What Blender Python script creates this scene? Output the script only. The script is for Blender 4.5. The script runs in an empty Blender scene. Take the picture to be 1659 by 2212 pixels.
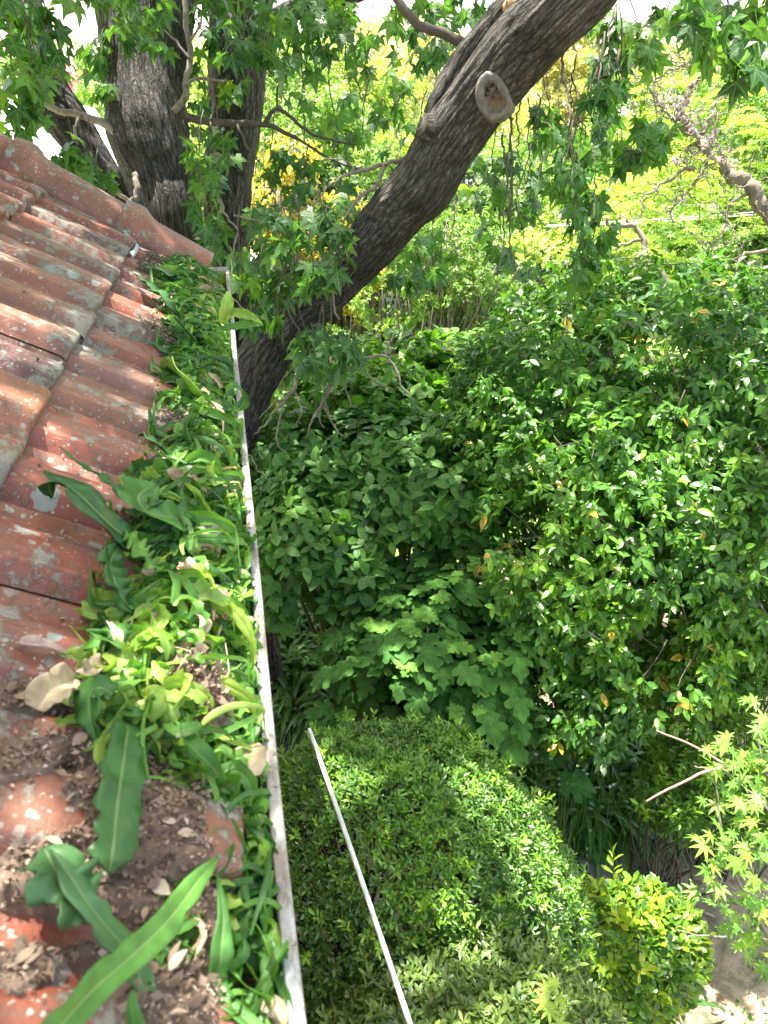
import bpy, math, random
import numpy as np
R = math.radians
rng = np.random.default_rng(7)
random.seed(7)

# ---------------------------------------------------------------- camera, sky, sun, exposure
# world frame: X = outward from the house, Y = along the gutter, Z up; the gutter lip is Z = 0, the lawn is Z = -3.5
PITCH, YAW, CAMZ = R(28.9), R(11.5), 0.70
GZ = -3.5
scn = bpy.context.scene
C = scn.collection
cd = bpy.data.cameras.new('camera'); cam = bpy.data.objects.new('camera', cd); C.objects.link(cam)
cam.location = (0, 0, CAMZ); cam.rotation_euler = (math.pi/2 - PITCH, 0, -YAW)
cd.sensor_fit = 'VERTICAL'; cd.sensor_height = 36; cd.lens = 26.0
cd.clip_start = 0.02; cd.clip_end = 500
cd.dof.use_dof = True; cd.dof.focus_distance = 3.2; cd.dof.aperture_fstop = 9
scn.camera = cam
SUN = np.array([-0.10, 0.27, 0.955]); SUN /= np.linalg.norm(SUN)
wd = bpy.data.worlds.new('World'); scn.world = wd; wd.use_nodes = True
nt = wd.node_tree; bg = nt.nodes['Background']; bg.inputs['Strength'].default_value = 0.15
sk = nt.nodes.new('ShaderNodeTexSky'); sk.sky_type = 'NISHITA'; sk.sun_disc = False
sk.sun_elevation = math.asin(SUN[2]); sk.sun_rotation = math.atan2(SUN[0], SUN[1])
sk.air_density = 1.0; sk.dust_density = 3.0; sk.ozone_density = 1.0
wb = nt.nodes.new('ShaderNodeMix'); wb.data_type = 'RGBA'; wb.blend_type = 'MULTIPLY'; wb.inputs[0].default_value = 1; wb.inputs[7].default_value = (1.15, 1.03, .82, 1)   # warm white-balance tint multiplied over the sky light
nt.links.new(sk.outputs[0], wb.inputs[6]); nt.links.new(wb.outputs[2], bg.inputs[0])
sl = bpy.data.lights.new('sun', 'SUN'); sl.energy = 4.2; sl.angle = R(0.55); sl.color = (1, .95, .86)
so = bpy.data.objects.new('sun', sl); C.objects.link(so)
from mathutils import Vector
so.rotation_euler = Vector(SUN).to_track_quat('Z', 'Y').to_euler(); so.location = (0, 0, 20)
scn.view_settings.view_transform = 'Standard'; scn.view_settings.look = 'None'
scn.view_settings.gamma = 1; scn.view_settings.exposure = 2.45
scn.cycles.max_bounces = 8; scn.cycles.diffuse_bounces = 4; scn.cycles.glossy_bounces = 2
scn.cycles.transmission_bounces = 4; scn.cycles.transparent_max_bounces = 4
scn.cycles.sample_clamp_indirect = 6

# ---------------------------------------------------------------- helpers
FP = 1597.0
def ray(px, py):
    r, d = px - 829.5, py - 1106.0
    up = -d*math.cos(PITCH) - FP*math.sin(PITCH)
    f = FP*math.cos(PITCH) - d*math.sin(PITCH)
    return np.array([r*math.cos(YAW) + f*math.sin(YAW), -r*math.sin(YAW) + f*math.cos(YAW), up]) / FP
O = np.array([0, 0, CAMZ])
def W(px, py, z): return O + ray(px, py)*z                      # a place seen at a measured distance
def onZ(px, py, Z): r = ray(px, py); return O + r*((Z - CAMZ)/r[2])
def nrm(a): return a/np.maximum(np.linalg.norm(a, axis=-1, keepdims=True), 1e-9)

def _h(i, j, k, s):
    n = (i*374761393 + j*668265263 + k*2147483647 + s*974711) & 0xffffffff
    n = ((n ^ (n >> 13))*1274126177) & 0xffffffff
    n = ((n ^ (n >> 16))*2246822519) & 0xffffffff
    return ((n ^ (n >> 15)) & 0xffff)/65535.0
def vn(p, seed=0):                                              # smooth value noise 0..1
    p = np.asarray(p, float); f = np.floor(p).astype(np.int64); t = p - f; t = t*t*(3 - 2*t)
    o = 0
    for a in (0, 1):
        for b in (0, 1):
            for c in (0, 1):
                w = (t[..., 0] if a else 1-t[..., 0])*(t[..., 1] if b else 1-t[..., 1])*(t[..., 2] if c else 1-t[..., 2])
                o = o + w*_h(f[..., 0]+a, f[..., 1]+b, f[..., 2]+c, seed)
    return o
def fbm(p, seed=0, oct=3):
    p = np.asarray(p, float); s = 0; a = .5; t = 0
    for i in range(oct): s = s + a*vn(p*(2**i), seed+i*17); t += a; a *= .5
    return s/t
def v3(x, y, z): return np.stack(np.broadcast_arrays(np.asarray(x, float), np.asarray(y, float), np.asarray(z, float)), -1)

def setp(o, label=None, cat=None, group=None, kind=None):
    if label: o['label'] = label
    if cat: o['category'] = cat
    if group: o['group'] = group
    if kind: o['kind'] = kind
    return o
def empty(name, loc, label, cat, group=None):
    o = bpy.data.objects.new(name, None); C.objects.link(o); o.location = [float(q) for q in loc]
    o.empty_display_size = .1
    return setp(o, label, cat, group)

class MA:
    def __init__(s): s.v = []; s.l = []; s.c = []; s.r = []; s.e = []; s.m = []; s.n = 0
    def add(s, V, loops, sizes, rnd=0.5, edge=0.5, mi=0):
        V = np.asarray(V, float).reshape(-1, 3); k = len(V)
        s.v.append(V); s.l.append(np.asarray(loops, np.int64).ravel() + s.n); sz = np.asarray(sizes, np.int64).ravel(); s.c.append(sz)
        s.r.append(np.broadcast_to(np.asarray(rnd, float), (k,))); s.e.append(np.broadcast_to(np.asarray(edge, float), (k,)))
        s.m.append(np.full(len(sz), mi)); s.n += k
    def quads(s, V, F, **k): F = np.asarray(F); s.add(V, F, np.full(len(F), F.shape[1]), **k)
    def grid(s, V, rnd=0.5, edge=0.5, wrap=False, mi=0):        # V is (a,b,3)
        a, b = V.shape[:2]; I = np.arange(a*b).reshape(a, b)
        if wrap: J = np.roll(I, -1, 1); q = np.stack([I[:-1], J[:-1], J[1:], I[1:]], -1)
        else: q = np.stack([I[:-1, :-1], I[:-1, 1:], I[1:, 1:], I[1:, :-1]], -1)
        q = q.reshape(-1, 4)
        s.add(V.reshape(-1, 3), q, np.full(len(q), 4), rnd=np.asarray(rnd, float).ravel() if np.ndim(rnd) else rnd,
              edge=np.asarray(edge, float).ravel() if np.ndim(edge) else edge, mi=mi)
    def box(s, lo, hi, **k):
        x0, y0, z0 = lo; x1, y1, z1 = hi
        V = [(x0,y0,z0),(x1,y0,z0),(x1,y1,z0),(x0,y1,z0),(x0,y0,z1),(x1,y0,z1),(x1,y1,z1),(x0,y1,z1)]
        s.quads(V, [(0,3,2,1),(4,5,6,7),(0,1,5,4),(1,2,6,5),(2,3,7,6),(3,0,4,7)], **k)
    def inst(s, T, P, D, N, S, rnd, mi=0):
        V, loops, sizes, edge = T; n = len(P); m = len(V)
        if n == 0: return
        y = nrm(D); z = nrm(N - (N*y).sum(-1, keepdims=True)*y); x = np.cross(y, z)
        S = np.broadcast_to(np.asarray(S, float), (n,)).reshape(n, 1, 1)
        bend = (0.4 + 1.5*rng.random((n, 1, 1))); asp = (0.88 + .24*rng.random((n, 1, 1)))
        Q = P[:, None] + S*(V[None, :, 0:1]*asp*x[:, None] + V[None, :, 1:2]*y[:, None] + bend*V[None, :, 2:3]*z[:, None])
        L = (np.asarray(loops)[None] + (np.arange(n)*m)[:, None])
        s.add(Q.reshape(-1, 3), L, np.tile(sizes, n), rnd=np.repeat(np.broadcast_to(rnd, (n,)), m), edge=np.tile(edge, n), mi=mi)
    def build(s, name, mats, parent=None, smooth=True, uv=None):
        V = np.concatenate(s.v)
        if parent is not None: V = V - np.array(parent.location)
        L = np.concatenate(s.l); Z = np.concatenate(s.c)
        me = bpy.data.meshes.new(name)
        me.vertices.add(len(V)); me.vertices.foreach_set('co', V.astype(np.float32).ravel())
        me.loops.add(len(L)); me.loops.foreach_set('vertex_index', L.astype(np.int32))
        me.polygons.add(len(Z)); st = np.concatenate([[0], np.cumsum(Z)[:-1]])
        me.polygons.foreach_set('loop_start', st.astype(np.int32))
        me.polygons.foreach_set('loop_total', Z.astype(np.int32))
        if not isinstance(mats, (list, tuple)): mats = [mats]
        for m in mats: me.materials.append(m)
        if len(mats) > 1: me.polygons.foreach_set('material_index', np.concatenate(s.m).astype(np.int32))
        me.polygons.foreach_set('use_smooth', np.full(len(Z), smooth))
        for nm, arr in (('rnd', s.r), ('edge', s.e)):
            a = me.attributes.new(nm, 'FLOAT', 'POINT'); a.data.foreach_set('value', np.concatenate(arr).astype(np.float32))
        me.update(calc_edges=True)
        o = bpy.data.objects.new(name, me); C.objects.link(o)
        if parent is not None: o.parent = parent
        return o

def spline(pts, n):
    P = np.asarray(pts, float); k = len(P)
    if k == 2: t = np.linspace(0, 1, n)[:, None]; return P[0]*(1-t) + P[1]*t
    Q = np.vstack([2*P[0]-P[1], P, 2*P[-1]-P[-2]])
    t = np.linspace(0, k-1-1e-6, n); i = t.astype(int); f = (t-i)[:, None]
    a, b, c, d = Q[i], Q[i+1], Q[i+2], Q[i+3]
    return .5*((2*b) + (c-a)*f + (2*a-5*b+4*c-d)*f*f + (3*b-a-3*c+d)*f**3)
def frames(P):
    T = nrm(np.gradient(P, axis=0)); u = np.cross(T[0], [0.13, 0.2, 1.0])
    if np.linalg.norm(u) < .1: u = np.cross(T[0], [1, 0, 0])
    u = u/np.linalg.norm(u); U = [u]
    for t in T[1:]:
        u = U[-1] - np.dot(U[-1], t)*t; U.append(u/np.linalg.norm(u))
    U = np.array(U); return T, U, np.cross(T, U)
def tube(ma, pts, rad, n=None, sides=6, rnd=.5, jit=0, mi=0, sqz=1):
    pts = np.asarray(pts, float)
    if n is None: n = max(3, 4*(len(pts)-1)+1)
    P = spline(pts, n); rr = np.interp(np.linspace(0, 1, n), np.linspace(0, 1, len(rad)), rad)
    if jit: P = P + (rng.random(P.shape)-.5)*jit*np.r_[0, np.ones(n-2), 0][:, None]
    T, U, Vv = frames(P); a = np.linspace(0, 2*np.pi, sides, endpoint=False)
    G = P[:, None] + rr[:, None, None]*(np.cos(a)[None, :, None]*U[:, None] + sqz*np.sin(a)[None, :, None]*Vv[:, None])
    G = np.concatenate([np.repeat(P[:1, None], sides, 1), G, np.repeat(P[-1:, None], sides, 1)])
    ma.grid(G, wrap=True, rnd=rnd, mi=mi)
    return P

# ---------------------------------------------------------------- materials
def newmat(name):
    m = bpy.data.materials.new(name); m.use_nodes = True; t = m.node_tree
    return m, t, t.nodes['Principled BSDF'], t.nodes['Material Output']
def nd(t, typ, **k):
    n = t.nodes.new(typ)
    for a, b in k.items():
        if a[0] == '_': n.inputs[int(a[1:]) if a[1:].isdigit() else a[1:]].default_value = b
        else: setattr(n, a, b)
    return n
def ramp(t, stops, fac, interp='LINEAR'):
    r = t.nodes.new('ShaderNodeValToRGB'); r.color_ramp.interpolation = interp; e = r.color_ramp.elements
    while len(e) < len(stops): e.new(0.5)
    for el, (p, c) in zip(e, stops):
        el.position = p; el.color = (c[0], c[1], c[2], 1) if hasattr(c, '__len__') else (c, c, c, 1)
    t.links.new(fac, r.inputs[0]); return r.outputs[0]
def mixc(t, fac, a, b, mode='MIX'):
    m = t.nodes.new('ShaderNodeMix'); m.data_type = 'RGBA'; m.blend_type = mode
    for s, v in ((0, fac), (6, a), (7, b)):
        if isinstance(v, (int, float)): m.inputs[s].default_value = v if s == 0 else (v, v, v, 1)
        elif isinstance(v, (tuple, list)): m.inputs[s].default_value = (*v[:3], 1)
        else: t.links.new(v, m.inputs[s])
    return m.outputs[2]
def noise(t, scale, detail=4, rough=.55, vec=None, dist=0):
    n = nd(t, 'ShaderNodeTexNoise'); n.inputs['Scale'].default_value = scale; n.inputs['Detail'].default_value = detail
    n.inputs['Roughness'].default_value = rough; n.inputs['Distortion'].default_value = dist
    if vec is not None: t.links.new(vec, n.inputs['Vector'])
    return n.outputs['Fac']
def objco(t): return nd(t, 'ShaderNodeTexCoord').outputs['Object']
def attr(t, n): a = nd(t, 'ShaderNodeAttribute'); a.attribute_name = n; return a.outputs['Fac']
def bump(t, b, h, strength=.5, dist=.01, prev=None):
    n = nd(t, 'ShaderNodeBump'); n.inputs['Strength'].default_value = strength; n.inputs['Distance'].default_value = dist
    t.links.new(h, n.inputs['Height'])
    if prev is not None: t.links.new(prev, n.inputs['Normal'])
    if b is not None: t.links.new(n.outputs[0], b.inputs['Normal'])
    return n.outputs[0]

def leafmat(name, stops, rough=.4, trans=.35, tcol=1.6, vein=None, spec=.5, bscale=60, blotch=None):
    m, t, b, out = newmat(name)
    r = attr(t, 'rnd'); col = ramp(t, stops, r)
    nz = noise(t, bscale, 2, vec=objco(t))
    col = mixc(t, 1.0, col, ramp(t, [(.3, .68), (.7, 1.25)], nz), 'MULTIPLY')
    if vein is not None:
        e = attr(t, 'edge'); f = ramp(t, [(.0, 1), (.16, 0)], e)
        col = mixc(t, f, col, vein)
    if blotch is not None: col = mixc(t, ramp(t, [(blotch, 0), (blotch+.05, .85)], noise(t, bscale*.9, 3, .7, vec=objco(t))), col, (.20, .13, .05))
    t.links.new(col, b.inputs['Base Color']); b.inputs['Roughness'].default_value = rough
    b.inputs['Specular IOR Level'].default_value = spec
    bump(t, b, noise(t, bscale*1.5, 1, vec=objco(t)), .35, .004)
    tr = nd(t, 'ShaderNodeBsdfTranslucent')
    tc = mixc(t, 1.0, col, (tcol, tcol*1.0, tcol*.45), 'MULTIPLY'); t.links.new(tc, tr.inputs[0])
    mx = nd(t, 'ShaderNodeMixShader'); mx.inputs[0].default_value = trans
    t.links.new(b.outputs[0], mx.inputs[1]); t.links.new(tr.outputs[0], mx.inputs[2]); t.links.new(mx.outputs[0], out.inputs[0])
    return m

def plain(name, col, rough=.7, var=.25, scale=8, metal=0, bmp=.3, bd=.004):
    m, t, b, out = newmat(name); o = objco(t); n = noise(t, scale, 5, vec=o)
    c = mixc(t, 1.0, col, ramp(t, [(.25, 1-var), (.75, 1+var)], n), 'MULTIPLY')
    t.links.new(c, b.inputs['Base Color']); b.inputs['Roughness'].default_value = rough; b.inputs['Metallic'].default_value = metal
    bump(t, b, noise(t, scale*6, 4, vec=o), bmp, bd); return m

def barkmat(name='bark', tone=1.0):                                                  # furrowed bark in metres along / around the limb (UV)
    m, t, b, out = newmat(name)
    uv = nd(t, 'ShaderNodeUVMap'); uv.uv_map = 'UVMap'
    mp = nd(t, 'ShaderNodeMapping'); mp.inputs['Scale'].default_value = (26, 4.5, 1); t.links.new(uv.outputs[0], mp.inputs[0])
    wob = nd(t, 'ShaderNodeTexNoise'); wob.inputs['Scale'].default_value = 5; t.links.new(uv.outputs[0], wob.inputs[0]); wob.inputs['Detail'].default_value = 4
    add = nd(t, 'ShaderNodeMixRGB'); add.blend_type = 'ADD'; add.inputs[0].default_value = 3.2
    t.links.new(mp.outputs[0], add.inputs[1]); t.links.new(wob.outputs[1], add.inputs[2])
    v = nd(t, 'ShaderNodeTexVoronoi'); v.feature = 'DISTANCE_TO_EDGE'; v.inputs['Scale'].default_value = 1; t.links.new(add.outputs[0], v.inputs[0])
    v.inputs['Randomness'].default_value = 1
    mp3 = nd(t, 'ShaderNodeMapping'); mp3.inputs['Scale'].default_value = (30, 7, 1); t.links.new(uv.outputs[0], mp3.inputs[0])
    rg = ramp(t, [(.30, 1), (.47, .25), (.5, 0), (.53, .25), (.70, 1)], noise(t, 1, 5, .6, vec=mp3.outputs[0], dist=.8))
    mp4 = nd(t, 'ShaderNodeMapping'); mp4.inputs['Scale'].default_value = (46, 38, 1); t.links.new(uv.outputs[0], mp4.inputs[0])
    v4 = nd(t, 'ShaderNodeTexVoronoi'); v4.feature = 'DISTANCE_TO_EDGE'; v4.inputs['Scale'].default_value = 1; t.links.new(mp4.outputs[0], v4.inputs[0])
    crack = mixc(t, 1.0, ramp(t, [(0, .12), (.10, .6), (.34, 1)], v.outputs[0]), mixc(t, .8, 1.0, rg), 'MULTIPLY')
    crack = mixc(t, 1.0, crack, ramp(t, [(0, .62), (.09, 1)], v4.outputs[0]), 'MULTIPLY')
    mp2 = nd(t, 'ShaderNodeMapping'); mp2.inputs['Scale'].default_value = (90, 22, 1); t.links.new(uv.outputs[0], mp2.inputs[0])
    fine = noise(t, 1, 6, .65, vec=mp2.outputs[0])
    big = noise(t, 3.5, 4, .6, vec=uv.outputs[0])
    col = ramp(t, [(.28, (.075, .068, .061)), (.5, (.195, .182, .168)), (.72, (.38, .362, .34))], fine)
    col = mixc(t, 1.0, col, ramp(t, [(0, (.08, .075, .07)), (.40, (.62, .61, .60)), (1, 1.15)], crack), 'MULTIPLY')
    col = mixc(t, ramp(t, [(.45, 0), (.68, .75)], big), col, mixc(t, 1.0, col, (.42, .40, .40), 'MULTIPLY'))   # damp dark streaks
    lich = ramp(t, [(.60, 0), (.66, 1)], noise(t, 60, 3, .7, vec=uv.outputs[0]))
    lm = nd(t, 'ShaderNodeMath'); lm.operation = 'MULTIPLY'; t.links.new(lich, lm.inputs[0]); t.links.new(crack, lm.inputs[1])
    l2 = nd(t, 'ShaderNodeMath'); l2.operation = 'MULTIPLY'; t.links.new(lm.outputs[0], l2.inputs[0])
    t.links.new(ramp(t, [(.42, .15), (.6, .9)], noise(t, 4, 3, vec=objco(t))), l2.inputs[1])
    col = mixc(t, l2.outputs[0], col, (.46, .45, .42))
    if tone != 1: col = mixc(t, 1.0, col, (tone, tone, tone*1.02), 'MULTIPLY')
    t.links.new(col, b.inputs['Base Color']); b.inputs['Roughness'].default_value = .85; b.inputs['Specular IOR Level'].default_value = .25
    n1 = bump(t, None, crack, 1.0, .022); bump(t, b, fine, .8, .008, prev=n1)
    return m

def tilemat():
    m, t, b, out = newmat('terracotta'); o = objco(t); r = attr(t, 'rnd')
    col = ramp(t, [(0, (.20, .055, .032)), (.18, (.25, .068, .036)), (.36, (.115, .048, .044)), (.5, (.27, .105, .05)), (.66, (.125, .055, .05)), (.82, (.26, .075, .04)), (1, (.17, .08, .05))], r)
    col = mixc(t, 1.0, col, ramp(t, [(.25, .55), (.75, 1.35)], noise(t, 9, 6, .65, vec=o)), 'MULTIPLY')
    mp = nd(t, 'ShaderNodeMapping'); mp.inputs['Scale'].default_value = (5, 60, 5); t.links.new(o, mp.inputs[0])
    streak = noise(t, 1, 4, .6, vec=mp.outputs[0])
    col = mixc(t, ramp(t, [(.5, 0), (.7, .6)], streak), col, (.13, .085, .065))
    # pale grey lichen film, in torn patches
    e = attr(t, 'edge')
    f1 = nd(t, 'ShaderNodeMath'); f1.operation = 'MULTIPLY_ADD'; t.links.new(noise(t, 7, 9, .68, vec=o, dist=.4), f1.inputs[0]); f1.inputs[1].default_value = 1.0
    t.links.new(noise(t, 38, 6, .75, vec=o), f1.inputs[2])
    f2 = nd(t, 'ShaderNodeMath'); f2.operation = 'MULTIPLY_ADD'; t.links.new(e, f2.inputs[0]); f2.inputs[1].default_value = .12; t.links.new(f1.outputs[0], f2.inputs[2])
    film = ramp(t, [(.0, 0), (.520, 0), (.57, .80), (1, .9)], nd2(t, f2.outputs[0], .5))
    col = mixc(t, film, col, ramp(t, [(.3, (.17, .185, .145)), (.7, (.26, .255, .215))], noise(t, 20, 3, vec=o)))
    # round lichen rosettes and specks
    spm = ramp(t, [(.40, .35), (.62, 1)], noise(t, 4.5, 4, .6, vec=o))
    for sc, lo, hi, c in ((16, .17, .20, (.27, .29, .27)), (55, .13, .17, (.30, .30, .27)), (130, .14, .18, (.36, .35, .31))):
        v = nd(t, 'ShaderNodeTexVoronoi'); v.inputs['Scale'].default_value = sc; v.inputs['Randomness'].default_value = 1
        wn = nd(t, 'ShaderNodeTexNoise'); wn.inputs['Scale'].default_value = sc*2.2; t.links.new(o, wn.inputs[0])
        ad = nd(t, 'ShaderNodeMixRGB'); ad.blend_type = 'ADD'; ad.inputs[0].default_value = .6/sc; t.links.new(o, ad.inputs[1]); t.links.new(wn.outputs[1], ad.inputs[2])
        t.links.new(ad.outputs[0], v.inputs[0])
        sz = nd(t, 'ShaderNodeSeparateColor'); t.links.new(v.outputs['Color'], sz.inputs[0])
        on = ramp(t, [(.64, 0), (.66, 1)], sz.outputs[0])
        d = nd(t, 'ShaderNodeMath'); d.operation = 'SUBTRACT'; t.links.new(v.outputs[0], d.inputs[0])
        k = nd(t, 'ShaderNodeMath'); k.operation = 'MULTIPLY'; t.links.new(sz.outputs[1], k.inputs[0]); k.inputs[1].default_value = .16; t.links.new(k.outputs[0], d.inputs[1])
        disc = ramp(t, [(lo, 1), (hi, 0)], d.outputs[0])
        mm = nd(t, 'ShaderNodeMath'); mm.operation = 'MULTIPLY'; t.links.new(disc, mm.inputs[0]); t.links.new(on, mm.inputs[1])
        m5 = nd(t, 'ShaderNodeMath'); m5.operation = 'MULTIPLY'; t.links.new(mm.outputs[0], m5.inputs[0]); t.links.new(spm, m5.inputs[1])
        col = mixc(t, m5.outputs[0], col, c)
    t.links.new(col, b.inputs['Base Color'])
    t.links.new(ramp(t, [(0, .42), (1, .85)], film), b.inputs['Roughness'])
    n0 = bump(t, None, film, .9, .0016); n1 = bump(t, None, noise(t, 14, 6, .6, vec=o), .5, .006, prev=n0); bump(t, b, noise(t, 160, 4, .7, vec=o), .6, .0015, prev=n1)
    return m
def nd2(t, s, k):
    m = nd(t, 'ShaderNodeMath'); m.operation = 'MULTIPLY'; t.links.new(s, m.inputs[0]); m.inputs[1].default_value = k; return m.outputs[0]

M = {}
M['bark'] = barkmat(); M['darkbark'] = barkmat('dark_bark', .5); M['tile'] = tilemat()  # second bark is the same bark in an evenly darker tone
M['twig'] = plain('twig_bark', (.20, .17, .14), .85, .5, 30)
M['twigdark'] = plain('dark_twig_bark', (.085, .07, .055), .85, .4, 30)
M['jacbark'] = plain('jacaranda_bark', (.17, .145, .115), .85, .4, 12)
M['wood'] = plain('weathered_wood', (.13, .095, .07), .8, .5, 40)
M['scar'] = plain('callus_bark', (.155, .147, .132), .85, .5, 26, bmp=.9, bd=.008)
M['sweet'] = leafmat('sweetgum_leaf', [(0, (.026, .080, .026)), (.5, (.048, .135, .030)), (.85, (.09, .21, .03)), (1, (.16, .29, .03))], .42, .36, 2.2, vein=(.12, .22, .06))
M['camel'] = leafmat('camellia_leaf', [(0, (.034, .105, .018)), (.42, (.068, .185, .024)), (.70, (.13, .29, .030)), (.9, (.23, .42, .038)), (.993, (.24, .38, .04)), (1, (.50, .34, .05))], .34, .34, 2.1, vein=(.09, .17, .05), spec=.45)
M['vib'] = leafmat('broad_shrub_leaf', [(0, (.048, .13, .028)), (.6, (.095, .225, .036)), (1, (.18, .35, .035))], .50, .28, 2.2, vein=(.07, .16, .05), spec=.3)
M['lime'] = leafmat('lime_leaf', [(0, (.06, .17, .02)), (.6, (.12, .28, .03)), (1, (.26, .38, .04))], .45, .45, 1.7)
M['hyd'] = leafmat('hydrangea_leaf', [(0, (.050, .145, .034)), (.6, (.085, .215, .042)), (1, (.17, .36, .06))], .75, .28, 1.8, vein=(.14, .27, .09), bscale=25, spec=.15)
M['azal'] = leafmat('azalea_leaf', [(0, (.045, .11, .022)), (.45, (.10, .22, .026)), (.8, (.20, .38, .032)), (1, (.32, .50, .04))], .38, .25, 1.8)
M['azal2'] = leafmat('olive_azalea_leaf', [(0, (.045, .085, .022)), (.5, (.085, .155, .030)), (1, (.17, .25, .045))], .45, .25, 1.8)
M['gold'] = leafmat('golden_shrub_leaf', [(0, (.045, .12, .02)), (.4, (.10, .22, .022)), (.75, (.24, .37, .025)), (1, (.48, .48, .05))], .4, .3, 1.6)
M['maple'] = leafmat('maple_leaf', [(0, (.10, .25, .03)), (.6, (.17, .36, .045)), (1, (.34, .46, .06))], .5, .45, 1.5, vein=(.24, .42, .10))
M['strap'] = leafmat('strap_leaf', [(0, (.05, .14, .025)), (.6, (.095, .24, .035)), (1, (.20, .38, .045))], .38, .25, 1.8)
M['bgleaf'] = leafmat('sunlit_tree_leaf', [(0, (.14, .23, .05)), (.4, (.25, .37, .075)), (.8, (.38, .49, .11)), (1, (.50, .56, .20))], .5, .45, 1.5, bscale=6)  # blue raised in the background leaf colours to stand for haze
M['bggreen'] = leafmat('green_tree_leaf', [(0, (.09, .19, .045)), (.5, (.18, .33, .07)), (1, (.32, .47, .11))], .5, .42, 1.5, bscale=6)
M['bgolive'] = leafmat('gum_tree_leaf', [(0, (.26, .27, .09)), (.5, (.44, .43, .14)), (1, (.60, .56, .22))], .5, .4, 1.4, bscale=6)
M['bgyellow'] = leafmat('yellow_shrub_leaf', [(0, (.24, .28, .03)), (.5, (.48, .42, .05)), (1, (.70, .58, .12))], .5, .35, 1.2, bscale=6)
M['jac'] = leafmat('jacaranda_leaf', [(0, (.14, .26, .04)), (.5, (.25, .40, .06)), (1, (.40, .52, .09))], .5, .5, 1.5, bscale=6)
M['purple'] = leafmat('purple_flower', [(0, (.30, .20, .55)), (1, (.50, .38, .70))], .6, .4, 1.2)
M['pink'] = leafmat('pink_flower', [(0, (.7, .08, .2)), (1, (.8, .2, .35))], .6, .3, 1.2)
M['white'] = leafmat('white_petal', [(0, (.7, .72, .68)), (1, (.85, .85, .82))], .6, .3, 1.1)
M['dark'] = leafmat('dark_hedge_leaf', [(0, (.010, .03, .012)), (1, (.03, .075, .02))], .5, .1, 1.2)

# ---------------------------------------------------------------- leaf templates: (verts, loops, sizes, edge)
def tmpl(V, F, E): return (np.array(V, float), np.concatenate([np.array(f) for f in F]), np.array([len(f) for f in F]), np.array(E, float))
def t_ovate(w=.25, seg=4, fold=.10, droop=.16, peak=.45):
    V = []; E = []; F = []
    ys = np.linspace(0, 1, seg+1)
    for y in ys:
        hw = w*(math.sin(math.pi*y**(math.log(.5)/math.log(peak)))**.85 if 0 < y < 1 else 0.004)
        z = -droop*y*y
        V += [(-hw, y, z+fold*hw*4*.5), (0, y, z), (hw, y, z+fold*hw*4*.5)]; E += [1, 0, 1]
    for i in range(seg):
        a = 3*i; F += [(a, a+1, a+4, a+3), (a+1, a+2, a+5, a+4)]
    return tmpl(V, F, E)
def t_star(angs, lens, sinus, sh, base_r=.1, petiole=.45, droop=.25):
    V = [(0, 0, 0)]; E = [0]; F = []
    def pt(a, r, e): V.append((r*math.sin(a), r*math.cos(a), -droop*r*r)); E.append(e); return len(V)-1
    n = len(angs); sin_a = [angs[0]-R(32)] + [(angs[i]+angs[i+1])/2 for i in range(n-1)] + [angs[-1]+R(32)]
    sr = [base_r] + list(sinus) + [base_r]
    S = [pt(a, r, .8) for a, r in zip(sin_a, sr)]
    for i, (a, L) in enumerate(zip(angs, lens)):
        tip = pt(a, L, 0.05); rs = L*.60
        l = pt(a - sh/ max(rs, .3)*.5, rs, 1); r_ = pt(a + sh/max(rs, .3)*.5, rs, 1); mid = pt(a, rs, 0)
        V[l] = (V[l][0], V[l][1], V[l][2]+.03); V[r_] = (V[r_][0], V[r_][1], V[r_][2]+.03)
        F += [(0, S[i], l, mid), (mid, l, tip), (0, mid, r_, S[i+1]), (mid, tip, r_)]
    if petiole:
        k = len(V); V += [(-.012, -petiole, 0.02), (.012, -petiole, 0.02), (.012, .02, .005), (-.012, .02, .005)]; E += [0]*4; F += [(k, k+1, k+2, k+3)]
    return tmpl(V, [f[::-1] for f in F], E)
d = R
T_SWEET = t_star([d(-108), d(-52), 0, d(52), d(108)], [.62, .90, 1.0, .90, .62], [.42, .46, .46, .42], .36)
T_SWEETLO = tmpl([(0,-.05,0)]+[(r*math.sin(d(a)), r*math.cos(d(a)), -.25*r*r) for a, r in [(150,.1),(108,.62),(80,.34),(52,.92),(26,.36),(0,1),(-26,.36),(-52,.92),(-80,.34),(-108,.62),(-150,.1)]],
                 [(0,1,2,3),(0,3,4,5),(0,5,6,7),(0,7,8,9),(0,9,10,11)], [.5]*12)
T_MAPLE = t_star([d(-122), d(-80), d(-39), 0, d(39), d(80), d(122)], [.45, .80, .95, 1.0, .95, .80, .45], [.22, .30, .34, .34, .30, .22], .19, .08, .5, .15)
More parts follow.
